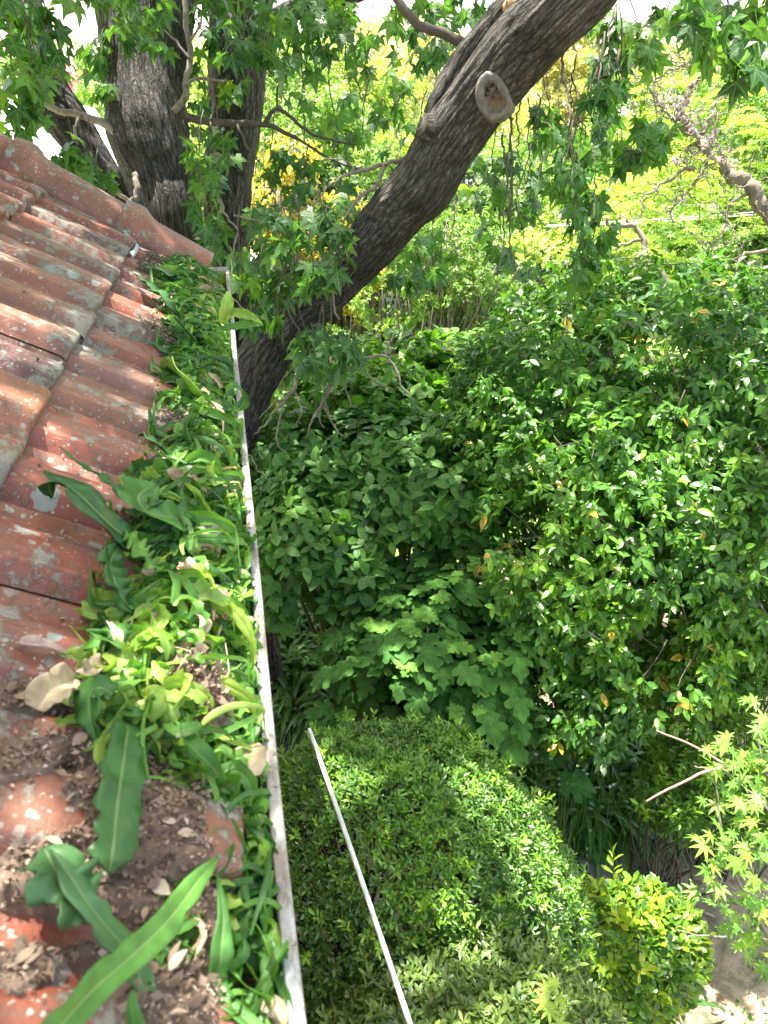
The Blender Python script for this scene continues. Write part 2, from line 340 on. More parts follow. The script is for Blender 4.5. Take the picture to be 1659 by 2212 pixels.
def t_hyd():
    half = [(.06,-.05),(.22,-.06),(.34,.0),(.43,.11),(.34,.20),(.25,.25),(.38,.33),(.52,.38),(.54,.50),(.47,.60),(.36,.60),(.22,.56),(.29,.68),(.31,.80),(.22,.86),(.13,.90),(.08,.99)]
    V = [(0, .28, -.01)]; E = [0]
    for x, y in half: V.append((x, y, .05*abs(x)*2 - .28*(y-.2)**2 - .25*x*x)); E.append(1)
    V.append((0, 1.06, -.22)); E.append(0)
    for x, y in half[::-1]: V.append((-x, y, .05*abs(x)*2 - .28*(y-.2)**2 - .25*x*x)); E.append(1)
    V.append((0, 0, 0)); E.append(0); n = len(V); F = []
    for i in range(1, n-1): F.append((0, i+1, i))
    F.append((0, 1, n-1))
    # thin pale side veins to the main lobes
    for (x, y) in ((.50, .45), (-.50, .45), (.40, .10), (-.40, .10), (0, 1.0)):
        k = len(V); z = .05*abs(x)*2 - .28*(y-.2)**2 - .25*x*x + .004; dx, dy = (y-.1)*.016, -x*.016
        V += [(dx, .1+dy, .008), (-dx, .1-dy, .008), (x*.96, y, z)]; E += [0, 0, 0]; F.append((k, k+2, k+1) if False else (k, k+1, k+2))
    return tmpl(V, F, E)
T_HYD = t_hyd()
T_OV = t_ovate(); T_OVW = t_ovate(.30, 4, .08, .14, .42); T_AZ = t_ovate(.17, 3, .12, .05, .55); T_OB = t_ovate(.20, 3, .10, .05, .62)
T_DIA = tmpl([(0,0,0), (-.27,.5,.05), (0,1,-.08), (.27,.5,.05)], [(0,3,2,1)], [.5]*4)
T_CLUMP = tmpl([(0,0,0),(-.25,.4,.06),(-.05,.95,-.1),(.22,.5,.08), (.1,.1,0),(.35,.15,.1),(.8,.45,-.05),(.4,.5,.05), (-.1,.1,0),(-.45,.05,.12),(-.75,.5,0),(-.3,.45,.1)], [(0,3,2,1),(4,5,6,7),(8,11,10,9)], [.5]*12)

# ---------------------------------------------------------------- ground
def struct(o): o['kind'] = 'structure'; return o
mt, t, b, out = newmat('garden_soil'); o = objco(t)
base = ramp(t, [(.3, (.18, .13, .085)), (.5, (.34, .265, .18)), (.7, (.50, .40, .28))], noise(t, 2.2, 8, .65, vec=o))
base = mixc(t, ramp(t, [(.5, 0), (.62, .8)], noise(t, 3.1, 7, .7, vec=o, dist=.5)), base, (.045, .075, .025))
b.inputs['Roughness'].default_value = .95; t.links.new(base, b.inputs['Base Color'])
n1 = bump(t, None, noise(t, 5, 8, .7, vec=o), .9, .05); bump(t, b, noise(t, 60, 6, .7, vec=o), .9, .012, prev=n1); M['soil'] = mt
mt, t, b, out = newmat('hillside_grass'); o = objco(t)
c = ramp(t, [(.35, (.07, .13, .03)), (.65, (.22, .30, .06))], noise(t, 1.5, 8, .7, vec=o)); t.links.new(c, b.inputs['Base Color']); b.inputs['Roughness'].default_value = .95; M['grass'] = mt
def ground_z(x, y):
    k = np.clip((y-13)/45, 0, 1.6); return GZ + 3.2*k*k*(3-2*np.clip(k,0,1))*.7 + .06*(fbm(v3(x*.8, y*.8, 0))-.5)
ma = MA(); gx = np.concatenate([np.linspace(-140, -8, 20), np.linspace(-7.5, 7.5, 90), np.linspace(8, 140, 20)])
gy = np.concatenate([np.linspace(-20, -1, 8), np.linspace(-.8, 9, 60), np.linspace(9.5, 110, 60)])
X, Y = np.meshgrid(gx, gy); Z = ground_z(X, Y)
ma.grid(np.stack([X, Y, Z], -1)); g = struct(ma.build('ground', [M['soil'], M['grass']]))
pc = np.zeros(len(g.data.polygons), np.int32); cen = np.zeros(len(pc)*3); g.data.polygons.foreach_get('center', cen); cen = cen.reshape(-1, 3)
pc[(cen[:, 1] > 6.2)] = 1; g.data.polygons.foreach_set('material_index', pc)

# ---------------------------------------------------------------- house: roof, verge caps, gutter, wall
TH = R(32); XE = .082; ZE = -.004; GA = .352; TW = .205; Y_END = 3.36
ct, st = math.cos(TH), math.sin(TH)
def prof(Y, s):                                                   # interlocking tile cross profile
    t = np.mod((Y - .06)/TW, 1.0)
    sm = lambda a, b, x: np.clip((x-a)/(b-a), 0, 1)**2*(3-2*np.clip((x-a)/(b-a), 0, 1))
    hump = sm(.02, .10, t)*(1-sm(.44, .60, t)); rib = sm(.60, .64, t)*(1-sm(.66, .70, t)); lip = sm(.84, .88, t)*(1-sm(.90, .95, t))
    grv = sm(.13, .15, t)*(1-sm(.17, .19, t))
    return .031*hump + .007*rib + .010*lip - .004*grv
def roof_pt(s, Y, lift=0.0):                                      # s = distance up the slope from the eave
    k = np.floor(s/GA); q = s - k*GA
    h = .030*(1 - q/GA) + prof(Y, s) + lift
    u = XE + s*ct - h*st; return np.stack([-u, Y, ZE + s*st + h*ct], -1)
def onroof(px, py, lift=.0):                                      # where a line of sight meets the roof plane
    r = ray(px, py); n = np.array([st, 0, ct]); p0 = np.array([-XE, 0, ZE]) + n*(.03+lift)
    return O + r*(np.dot(p0-O, n)/np.dot(r, n))
house = empty('house', (-.6, 1.5, GZ), 'house with a lichened red clay tile roof beside the camera', 'house')
ma = MA(); NC = 7
j0, j1 = -4, int(round((Y_END-.06)/TW))
for k in range(NC):
    for j in range(j0, j1):
        ya, yb = .06+j*TW, .06+(j+1)*TW
        q = np.array([0, .004, .015, .05, .12, .2, .28, GA+.03]); yy = np.linspace(ya, yb, 25); yy[0] += .0012; yy[-1] -= .0012
        Q, YY = np.meshgrid(q, yy, indexing='ij')
        dz = rng.normal(0, .0022); tilt = rng.normal(0, .0025); sh = rng.normal(0, .005)
        lw = (YY-ya)/TW
        h = .030*(1 - Q/GA) + prof(YY, 0) + dz + tilt*(lw-.5) - .009*np.exp(-Q/.006)
        h = h - .004*(np.abs(lw-.5) > .49)
        s = k*GA + Q + sh + .004*np.sin(lw*math.pi) * -1
        top = np.stack([-(XE + s*ct - h*st), YY, ZE + s*st + h*ct], -1)
        h0 = h[0] - .030; s0 = s[0] + .002                         # thick front face
        fr = np.stack([-(XE + s0*ct - h0*st), YY[0], ZE + s0*st + h0*ct], -1)
        h1 = h0 + .016; s1 = s[0] - .001
        fm = np.stack([-(XE + s1*ct - h1*st), YY[0], ZE + s1*st + h1*ct], -1)
        G = np.concatenate([fr[None], fm[None], top]); e = np.concatenate([np.full((3, 25), 1.0), np.repeat(np.exp(-q/.05)[1:, None], 25, 1)])
        ma.grid(G[:, ::-1], rnd=rng.random(), edge=e[:, ::-1])
tiles = ma.build('tiled_roof', M['tile'], house)
# verge caps: half-round ridge tiles running down the end of the roof
def cap(sa, sb, first=False):
    ma = MA(); n = 26; s = np.linspace(sa, sb, n)                 # sa is the upper end
    L = (sa-s); bul = 1 + .27*np.exp(-(np.maximum(L-.07, 0)/.035)**2)*(.6+.4*np.clip(L/.05, 0, 1))
    a = np.linspace(-.35, math.pi+.45, 22); r = .110*bul
    Yc = Y_END + .045
    G = []
    for i in range(n):
        uu = s[i]; hh = .030
        yy = Yc - r[i]*1.02*np.cos(a); h = hh + r[i]*.92*np.sin(a) + .004*(fbm(v3(a*2, s[i]*9, 1))-.5)
        G.append(np.stack([-(XE + uu*ct - h*st), yy, ZE + uu*st + h*ct], -1))
    G = np.array(G); ma.grid(G, rnd=rng.random(), edge=np.repeat((np.where(L < .02, .8, .1))[:, None], 22, 1))
    c = G[-1].mean(0); V = np.concatenate([G[-1], c[None]]); ma.add(V, [(i, i+1, 22) for i in range(21)], [3]*21, rnd=.4)
    return ma.build('ridge_cap', M['tile'], house)
for sa, sb in ((2.6, 1.60), (1.61, 1.17), (1.18, .87), (.88, .42), (.44, .05)): cap(sa, sb)
# mortar bedding and the strip of grey lead under the caps
ma = MA(); s = np.linspace(2.4, .0, 60); yb = Y_END - .035
G = []
for q in s:
    hh = .03*(1-(q % GA)/GA)
    prf = [(yb-.035-.02*vn(v3(q*7, 0, 0)), hh+.002), (yb-.02, .05), (yb+.02, .075)]
    G.append([(-(XE + q*ct - h*st), y, ZE + q*st + h*ct) for y, h in prf])
ma.grid(np.array(G)); M['mortar'] = plain('mortar', (.20, .15, .125), .95, .35, 14, bmp=.8, bd=.01); ma.build('mortar_bed', M['mortar'], house)
M['lead'] = plain('grey_sealant', (.34, .36, .40), .5, .2, 20)
ma = MA(); pts = [roof_pt(np.array(s_), np.array(y_), l_) for s_, y_, l_ in ((.40, 3.235, .012), (.34, 3.25, .02), (.25, 3.26, .025), (.17, 3.25, .02), (.10, 3.22, .012))]
tube(ma, pts, [.006, .011, .010, .012, .006], sides=6, sqz=.6); ma.build('sealant_strip', M['lead'], house)
ma = MA(); pts = [roof_pt(np.array(s_), np.array(y_), l_) for s_, y_, l_ in ((.345, 3.22, .012), (.335, 3.15, .018), (.338, 3.06, .016), (.345, 3.0, .01))]
tube(ma, pts, [.006, .009, .012, .005], sides=6, jit=.006); ma.build('sealant_strip', M['lead'], house)
# gutter: quad profile with rolled lip
M['gutter'] = None
mt, t, b, out = newmat('weathered_gutter_paint'); o = objco(t)
mp = nd(t, 'ShaderNodeMapping'); mp.inputs['Scale'].default_value = (1, .35, 1); t.links.new(o, mp.inputs[0])
c = mixc(t, ramp(t, [(.44, 0), (.56, 1)], noise(t, 42, 8, .75, vec=mp.outputs[0])), (.35, .36, .375), (.19, .155, .135))
c = mixc(t, ramp(t, [(.40, 0), (.62, .8)], noise(t, 5, 4, .6, vec=o)), c, (.34, .29, .26))
c = mixc(t, ramp(t, [(.6, 0), (.64, .8)], noise(t, 120, 4, .7, vec=o)), c, (.07, .055, .045))
t.links.new(c, b.inputs['Base Color']); b.inputs['Roughness'].default_value = .55; bump(t, b, noise(t, 90, 5, .7, vec=o), .6, .002); M['gutter'] = mt
G_END = 3.72
LW = .0095
pr = [(-.018, -.006), (-.0175, .004), (-.0150, .0068), (-.001, .0078), (.0035, .0060), (.0048, .001), (.003, -.012), (.004, -.05), (.004, -.105), (-.03, -.112), (-.115, -.112), (-.118, -.02), (-.116, -.02), (-.113, -.108), (-.03, -.108), (0.0, -.102), (-.001, -.022), (-.010, -.013), (-.018, -.012)]
ma = MA(); ys = np.linspace(-1.2, G_END, 140); G = []
for y in ys:
    wx = .006*(vn(v3(y*1.7, 0, 3))-.5) + .010*max(0, 1-y/1.2)**2*.5; wz = .004*(vn(v3(y*1.3, 5, 3))-.5)
    G.append([((x*.72 if x > -.03 else x)+wx-.001, y, z+wz) for x, z in pr])
G = np.array(G); ma.grid(G, wrap=True)
gut = ma.build('gutter', M['gutter'], house, smooth=False)
ma = MA(); ma.box((-.125, G_END, -.112), (.007, G_END+.012, .006)); ma.build('gutter_end_cap', M['gutter'], house)
ma = MA(); ma.box((-.235, G_END+.02, -.03), (-.005, G_END+.05, .012)); ma.box((-.235, G_END-.02, -.11), (-.13, G_END+.05, -.031)); ma.build('barge_trim', M['gutter'], house)
M['moss'] = leafmat('moss', [(0, (.10, .16, .01)), (1, (.30, .34, .02))], .9, .2, 1.2)
ma = MA(); P = np.stack([rng.uniform(-.11, -.02, 900), rng.uniform(3.50, 3.71, 900), rng.uniform(-.035, .004, 900)], -1); P[:, 2] -= 3*((P[:, 0]+.065)**2)
ma.inst(T_DIA, P, nrm(rng.normal(size=(900, 3))+[0, 0, 1.2]), rng.normal(size=(900, 3)), rng.uniform(.006, .014, 900), rng.random(900))
setp(ma.build('moss_clump', M['moss']), 'bright yellow green moss cushion filling the far end of the gutter', 'moss')
M['fascia'] = plain('fascia_paint', (.30, .27, .24), .7, .2, 10)
ma = MA(); ma.box((-.150, -1.2, -.22), (-.122, 3.62, -.01)); ma.build('fascia', M['fascia'], house)
ma = MA(); ma.box((-.56, -1.2, -.20), (-.152, 3.30, -.17)); ma.build('soffit', M['fascia'], house)
mt, t, b, out = newmat('brick_wall'); tcn = nd(t, 'ShaderNodeTexCoord'); mp = nd(t, 'ShaderNodeMapping'); mp.inputs['Rotation'].default_value = (R(90), 0, R(90))
br = nd(t, 'ShaderNodeTexBrick'); br.inputs['Scale'].default_value = 1; br.inputs['Brick Width'].default_value = .23; br.inputs['Row Height'].default_value = .076; br.inputs['Mortar Size'].default_value = .006
br.inputs['Color1'].default_value = (.26, .12, .08, 1); br.inputs['Color2'].default_value = (.18, .09, .07, 1); br.inputs['Mortar'].default_value = (.35, .32, .28, 1)
t.links.new(tcn.outputs['Object'], mp.inputs[0]); t.links.new(mp.outputs[0], br.inputs[0]); t.links.new(br.outputs[0], b.inputs['Base Color']); b.inputs['Roughness'].default_value = .9; bump(t, b, br.outputs[1], -.5, .006); M['brick'] = mt
ma = MA(); ma.box((-3.0, -1.2, GZ-.3), (-.56, 3.26, -.171)); ma.quads([(-3.0, 3.26, -.171), (-.56, 3.26, -.171), (-.56, 3.26, .25), (-3.0, 3.26, 1.72)], [(0, 1, 2, 3)]); ma.build('wall', M['brick'], house)

# ---------------------------------------------------------------- limbs with bark
def set_uv(o, U):
    uv = o.data.uv_layers.new(name='UVMap'); n = len(o.data.loops); vi = np.empty(n, np.int32); o.data.loops.foreach_get('vertex_index', vi)
    uv.data.foreach_set('uv', U[vi].astype(np.float32).ravel())
def limb(name, segs, parent, sides=110, step=.016, amp=.012, seed=0, mat='bark', caps=False):
    """segs: list of [(point, radius), ...]; one continuous surface per seg, all in one mesh"""
    ma = MA(); UV = []
    for si, pts in enumerate(segs):
        P = np.array([p for p, r in pts]); rad = np.array([r for p, r in pts]); L = np.linalg.norm(np.diff(P, axis=0), axis=1).sum()
        n = max(8, int(L/step)); Q = spline(P, n); rr = spline(np.c_[rad, rad, rad], n)[:, 0]
        T = nrm(np.gradient(Q, axis=0)); back = nrm(Q[0]-O); u = back - np.dot(back, T[0])*T[0]; u /= np.linalg.norm(u); Us = [u]
        for tt in T[1:]: u = Us[-1]-np.dot(Us[-1], tt)*tt; Us.append(u/np.linalg.norm(u))
        Us = np.array(Us); Vs = np.cross(T, Us)
        a = np.linspace(0, 2*np.pi, sides+1); ln = np.concatenate([[0], np.cumsum(np.linalg.norm(np.diff(Q, axis=0), axis=1))])
        A, Ln = np.meshgrid(a, ln); ca, sa = np.cos(A), np.sin(A); R0 = rr[:, None]
        k = R0*13
        lump = fbm(v3(ca*1.3+si*5, sa*1.3, Ln*2.2+seed), seed, 3)-.5
        furrow = vn(v3(ca*k*2.2+9, sa*k*2.2+(vn(v3(ca*2, sa*2, Ln*6), seed)-.5)*1.6, Ln*5), seed+3)
        furrow = np.abs(furrow-.5)*2
        rad2 = R0*(1+.16*lump) + amp*(furrow-.5)*np.clip(R0/.1, .3, 1.3)
        G = Q[:, None] + rad2[..., None]*(ca[..., None]*Us[:, None] + sa[..., None]*Vs[:, None])
        ma.grid(G); UV.append(np.stack([A*R0.mean(), Ln+si*3.3], -1).reshape(-1, 2))
        c = G[-1].mean(0); V = np.concatenate([G[-1], c[None]]); m = len(G[-1]); ma.add(V, [(i, i+1, m) for i in range(m-1)], [3]*(m-1))
        UV.append(np.c_[np.cos(np.r_[a, 0])*.02, np.sin(np.r_[a, 0])*.02])
    o = ma.build(name, M[mat], parent); set_uv(o, np.concatenate(UV)); return o
def pc(px, py, z, w): return (W(px, py, z), w/2*z/FP)
def basept(px, py, z): p = W(px, py, z); return np.array([p[0], p[1], GZ])

treeA = empty('sweetgum_tree', basept(372, 510, 5.3), 'thick grey barked trunk rising just behind the roof ridge caps, forking dark to the left', 'tree')
treeB = empty('sweetgum_tree', basept(500, 600, 6.0), 'straight dark furrowed trunk standing between the thickest trunk and the leaning one', 'tree')
treeC = empty('sweetgum_tree', basept(505, 1000, 4.95), 'leaning sweetgum whose heavy limb with a pale oval scar crosses to the upper right', 'tree')
bA = np.array(treeA.location); bB = np.array(treeB.location); bC = np.array(treeC.location)
limb('trunk', [[(bA+[0, 0, -.1], .34), (bA+[0, 0, 1.2], .27), (bA+[0, 0, 2.4], .235), pc(372, 510, 5.3, 140), pc(352, 400, 5.25, 150), pc(322, 290, 5.2, 176), pc(305, 180, 5.2, 160), pc(298, 60, 5.2, 165), pc(290, -80, 5.2, 185), pc(270, -300, 5.2, 160), pc(240, -600, 5.3, 120)],
               [pc(345, 330, 5.25, 110), pc(352, 200, 5.25, 100), pc(368, 80, 5.3, 90), pc(385, -60, 5.4, 95), pc(430, -300, 5.5, 80)]], treeA, seed=1)
limb('dark_fork', [[(bA+[0, .30, .8], .18), (bA+[-.10, .34, 2.4], .17), pc(268, 455, 5.7, 66), pc(218, 370, 5.7, 76), pc(165, 290, 5.7, 88), pc(112, 215, 5.7, 96), pc(80, 120, 5.7, 84), pc(52, 20, 5.7, 84), pc(0, -150, 5.7, 80)]], treeA, seed=9, mat='darkbark')
limb('trunk', [[(bB+[0, 0, -.1], .30), (bB+[0, 0, 1.1], .24), pc(506, 700, 6.0, 96), pc(494, 560, 6.0, 92), pc(491, 400, 5.9, 104), pc(508, 250, 5.8, 116), pc(516, 110, 5.8, 128), pc(520, 0, 5.8, 140), pc(528, -200, 5.9, 130), pc(530, -500, 6.0, 90)],
               [pc(525, 130, 5.8, 70), pc(580, 60, 5.7, 52), pc(640, 22, 5.6, 40), pc(720, 10, 5.5, 30), pc(800, -20, 5.4, 24)]], treeB, seed=20)
limbC = limb('trunk', [[(bC+[.0, 0, -.1], .23), (bC+[0, 0, .8], .19), pc(513, 1200, 4.95, 112), pc(500, 1020, 4.95, 108), pc(515, 900, 4.95, 108), pc(560, 790, 4.92, 112), pc(625, 702, 4.9, 104), pc(700, 632, 4.8, 104), pc(790, 540, 4.6, 110), pc(862, 454, 4.4, 126), pc(918, 398, 4.25, 138), pc(968, 312, 4.1, 134), pc(1045, 205, 3.9, 134), pc(1130, 100, 3.7, 146), pc(1225, 5, 3.5, 150), pc(1330, -110, 3.4, 160), pc(1500, -330, 3.4, 150)],
               [pc(940, 262, 4.1, 70), pc(972, 215, 4.05, 92), pc(1018, 138, 3.95, 92), pc(1070, 65, 3.85, 82), pc(1108, 8, 3.75, 64), pc(1118, -12, 3.7, 50)],
               [pc(960, 300, 4.08, 56), pc(930, 280, 4.0, 66), pc(912, 270, 3.97, 50)]], treeC, seed=40, sides=120)
# the pale callus ring and hollow on the leaning limb
def scar(limb_obj):
    from mathutils.bvhtree import BVHTree
    me = limb_obj.data; off = np.array(treeC.location); bv = BVHTree.FromPolygons([tuple(v.co) for v in me.vertices], [tuple(p.vertices) for p in me.polygons])
    def hit(px, py):
        d_ = nrm(ray(px, py)); h = bv.ray_cast(Vector(O-off), Vector(d_)); return (np.array(h[0])+off) if h[0] is not None else W(px, py, 3.8)
    cx, cy, px = 1064, 207, 3.75/FP; c0 = hit(cx, cy); n = nrm(O-c0)
    out_ = [(-12, -46), (4, -44), (18, -28), (30, -4), (36, 20), (28, 38), (6, 47), (-12, 40), (-26, 20), (-31, -6), (-26, -30), (-12, -46)]
    P = [hit(cx+x*.88, cy+y*.90) for x, y in out_]; Q = spline(P, 60)[:-1]; cen = Q.mean(0)
    Q = Q + (n*(((cen-Q)@n)*.5)[:, None]) if False else Q + ((cen-Q)@n*.45)[:, None]*n + n*6*px
    ma = MA(); G = []
    for i, q in enumerate(Q):
        o_ = q-cen; o_ = nrm(o_-np.dot(o_, n)*n); wv = 1+.35*(vn(np.array([q*30]))[0]-.5); rw = 9*px*wv; h = 9*px
        G.append([q + o_*rw*2.3 - n*50*px, q + o_*rw*1.6 - n*18*px] + [q + o_*rw*math.cos(b_)*1.1 + n*h*math.sin(b_) for b_ in np.linspace(-.3, math.pi+.7, 14)])
    G = np.array(G); G = np.concatenate([G, G[:1]]); ma.grid(G); ma.build('branch_scar', M['scar'], treeC)
    ma = MA(); rings = []
    for f, dpt in ((1.0, 4), (.85, 2), (.65, -2), (.4, 2), (.2, 5), (.02, 3)):
        rings.append([cen + (q-cen)*f*.9 + n*(dpt+8*vn(np.array([q*70+f]))[0])*px for q in Q])
    ma.grid(np.array(rings), wrap=True); ma.build('rotten_hollow', M['wood'], treeC)
scar(limbC)
ma = MA(); tube(ma, [W(1104, 30, 3.66), W(1114, 12, 3.62), W(1122, -4, 3.6)], [.05, .058, .03], n=12, sides=16, jit=.016)
M['rawwood'] = plain('torn_wood', (.42, .24, .14), .8, .4, 40); ma.build('torn_stub', M['rawwood'], treeC)
ma = MA(); c = W(345, 215, 5.2); n = nrm(O-c); c = c+n*.265; a = np.linspace(0, 2*np.pi, 14)[:-1]; rt = np.cross([0, 0, 1.], n); rt /= np.linalg.norm(rt); up = np.cross(n, rt)
ring = [c+(rt*math.cos(q)*.022+up*math.sin(q)*.034)*(1+.2*math.sin(3*q)) for q in a]; ma.quads(ring+[c+n*.006], [(i, (i+1) % 13, 13) for i in range(13)]); ma.build('pruning_scar', M['scar'], treeA)

# ---------------------------------------------------------------- bare branches
def branchset(name, lines, parent, mat, sides=6, jit=.012, each=None):
    if each:
        for l_ in lines: o = branchset(each, [l_], parent, mat, sides, jit)
        return o
    ma = MA()
    for pts, r0, r1 in lines:
        z = pts[0][2] if len(pts[0]) > 2 else 5
        P = [W(p[0], p[1], p[2]) for p in pts]; n = 4*(len(P)-1)+1; zm = np.mean([p[2] for p in pts])
        tube(ma, P, [r0*zm/FP, (r0*.6+r1*.4)*zm/FP, r1*zm/FP], n=n, sides=sides, jit=jit, rnd=rng.random())
    return ma.build(name, M[mat], parent)
def zz(z, *pts): return [(x, y, z) for x, y in pts]
branchset('side_branch', [(zz(5.0, (262, 300), (240, 278), (180, 250), (130, 240), (90, 225), (55, 212)), 10, 4), (zz(4.98, (175, 250), (163, 275), (166, 310)), 4, 3)], treeA, 'twig', 8)
branchset('side_branch', [(zz(5.0, (284, 470), (288, 440), (297, 420), (296, 392), (290, 375)), 9, 6), (zz(4.98, (287, 440), (250, 415), (208, 392)), 5, 3)], treeA, 'twig', 8)
branchset('side_branch', [(zz(4.95, (375, 242), (398, 215), (403, 175), (412, 120), (403, 60), (400, -20)), 8, 6), (zz(4.93, (403, 188), (425, 170), (485, 178)), 4, 3), (zz(4.93, (410, 130), (380, 90), (340, 50)), 3, 2), (zz(4.9, (410, 90), (430, 60), (440, 10)), 3, 2)], treeA, 'twig', 8)
branchset('side_branch', [(zz(5.0, (385, 245), (430, 260), (480, 266), (540, 268), (590, 275), (640, 298)), 9, 4), (zz(4.98, (572, 264), (597, 236), (625, 250), (662, 282), (700, 300), (768, 312)), 5, 2),
    (zz(4.98, (597, 238), (602, 180), (622, 110), (630, 40)), 2.5, 1.5), (zz(4.98, (512, 268), (535, 320), (560, 350)), 3, 2), (zz(5, (640, 298), (690, 330), (730, 350), (790, 372)), 3, 1.5),
    (zz(4.9, (455, 262), (462, 300), (470, 330)), 2, 1.2), (zz(4.9, (455, 180), (462, 235), (455, 262)), 3, 3)], treeA, 'twigdark', 8)
branchset('side_branch', [(zz(4.3, (888, 338), (850, 350), (820, 358), (770, 372), (735, 385), (706, 405)), 6, 2), (zz(4.3, (829, 360), (815, 400), (770, 432), (740, 482)), 5, 2), (zz(4.3, (706, 405), (680, 440), (650, 450)), 2, 1), (zz(4.3, (770, 372), (750, 350), (700, 340)), 2, 1)], treeC, 'twig')
branchset('side_branch', [(zz(4.0, (845, -30), (875, 20), (905, 55), (960, 72), (1003, 96)), 10, 11), (zz(4.0, (1000, 90), (1005, 120)), 7, 5)], treeC, 'twigdark', 10)
branchset('hanging_stick', [(zz(4.35, (698, 540), (700, 580), (716, 615), (721, 665), (735, 690)), 3.5, 2)], treeC, 'twig')
branchset('', [(zz(4.4, (690, 715), (680, 735), (665, 757), (649, 792), (633, 844), (601, 880), (577, 911), (550, 938)), 7, 1.5), (zz(4.4, (633, 844), (613, 872), (597, 935), (605, 967), (621, 979)), 2.5, 1.2), (zz(4.4, (635, 840), (650, 885), (640, 920)), 2, 1),
    (zz(4.4, (712, 760), (712, 832), (696, 872), (676, 903), (665, 935)), 5, 1.5), (zz(4.4, (700, 844), (708, 892), (732, 935), (750, 946)), 2.5, 1), (zz(4.4, (700, 850), (690, 900), (700, 925)), 2, 1), (zz(4.4, (696, 872), (720, 905), (765, 925)), 2, 1),
    (zz(4.45, (745, 782), (796, 772), (831, 769), (855, 796), (867, 832), (891, 860)), 4.5, 1.5), (zz(4.4, (752, 800), (788, 804), (811, 828), (850, 840)), 2.5, 1), (zz(4.45, (831, 769), (843, 741), (858, 700)), 3, 1.5), (zz(4.45, (740, 750), (745, 830), (760, 880)), 3, 1.2), (zz(4.4, (622, 860), (590, 870), (560, 905)), 2, 1), (zz(4.4, (655, 780), (625, 800), (600, 838)), 2.5, 1)], treeC, 'twig', each='dead_twig')
branchset('', [(zz(4.0, (532, 980), (546, 991), (561, 1019), (589, 1042)), 1.6, .8), (zz(4.2, (498, 640), (530, 668), (575, 690)), 2, 1), (zz(4.5, (470, 430), (490, 470), (515, 500), (500, 560), (505, 600)), 3, 1.5), (zz(4.5, (505, 465), (560, 480)), 3, 1.5)], treeC, 'twig', jit=.02, each='dead_twig')
hang = []
for x, y, l, w_ in ((1222, 105, 260, 3.2), (1180, 150, 120, 1.5), (1102, 250, 330, 3), (1108, 255, 240, 2), (1126, 215, 180, 2), (1085, 290, 300, 2.5), (1160, 200, 160, 1.6), (1240, 85, 260, 2.4), (1290, 60, 420, 2.4), (990, 420, 160, 2), (640, 60, 150, 2), (760, 60, 190, 2), (1330, 10, 200, 2), (1140, 210, 330, 1.6), (1235, 240, 220, 1.5)):
    z = 3.9 if x > 900 else 4.8; q = [(x, y, z)]
    for i in range(1, 8): q.append((q[-1][0]+rng.uniform(-9, 9), y+l*i/7, z+rng.uniform(-.04, .04)))
    hang.append((q, w_, w_*.45)); hang.append(([q[3], (q[3][0]+rng.uniform(-50, 50), q[3][1]+30, z), (q[3][0]+rng.uniform(-70, 70), q[3][1]+80, z)], w_*.6, w_*.3))
branchset('', hang, treeC, 'twigdark', 5, .015, each='hanging_twig')

# ---------------------------------------------------------------- foliage
def shoots(ma, T, P, D, k, size, L, ang=.9, droop=.0, rnd=None, up=.4, rj=.16, spread=0):
    """k leaves round each shoot P with axis D"""
    P = np.asarray(P); D = nrm(np.asarray(D)); n = len(P); ph = rng.uniform(0, 6.28, n)
    ref = nrm(rng.normal(size=(n, 3))); A = nrm(np.cross(D, ref)); B = np.cross(D, A)
    if rnd is None: rnd = rng.random(n)
    for i in range(k):
        f = (i+.5)/k; a = ph + i*2.4 + rng.normal(0, .25, n); an = (ang*(1.25-.6*f) + rng.normal(0, .15, n))[:, None]
        d = D*np.cos(an) + (A*np.cos(a)[:, None] + B*np.sin(a)[:, None])*np.sin(an); d = nrm(d + np.array([0, 0, -droop]))
        nn = D*(1-up) + np.array([0, 0, up]) + rng.normal(0, .22, (n, 3))
        pos = P + D*(f*L)[..., None] if np.ndim(L) else P + D*f*L
        if spread: pos = pos + rng.normal(0, spread, (n, 3))
        ma.inst(T, pos, d, nn, size*rng.uniform(.7, 1.15, n), np.clip(rnd + rng.normal(0, rj, n), 0, 1))
def blobpts(blobs, n, depth=.25, facing=-.3, gapf=0, gapt=0, wob=.25, wf=2.5, seed=0, power=2.0):
    Pt = []; Dt = []; w = np.array([max(b[1])**2 for b in blobs]); w = w/w.sum()
    for (c, r), wi in zip(blobs, w):
        m = int(n*wi*2.2)+8; d = nrm(rng.normal(size=(m, 3))); r = np.array(r)
        if power != 2.0: s = (np.abs(d)**power).sum(1)**(-1/power); e = d*s[:, None]
        else: e = d
        rad = 1 - np.abs(rng.normal(0, depth, m)); rad = np.clip(rad, .15, 1)
        rad = rad*(1 + wob*(fbm((c+d*r)*wf, seed)-.5)*2)
        p = c + e*r*rad[:, None]; nn = nrm(e/r*np.abs(e)**(power-2) if power != 2 else d/r)
        tc = nrm(O-p); keep = (nn*tc).sum(1) > facing
        if gapt: keep &= vn(p*gapf, seed+5) > gapt
        keep &= p[:, 2] > GZ+.02
        p, nn = p[keep], nn[keep]; k = max(1, int(n*wi)); Pt.append(p[:k]); Dt.append(nn[:k])
    return np.concatenate(Pt), np.concatenate(Dt)
def B(px, py, z, *r): c = W(px, py, z); return (c, r if len(r) == 3 else (r[0],)*3)

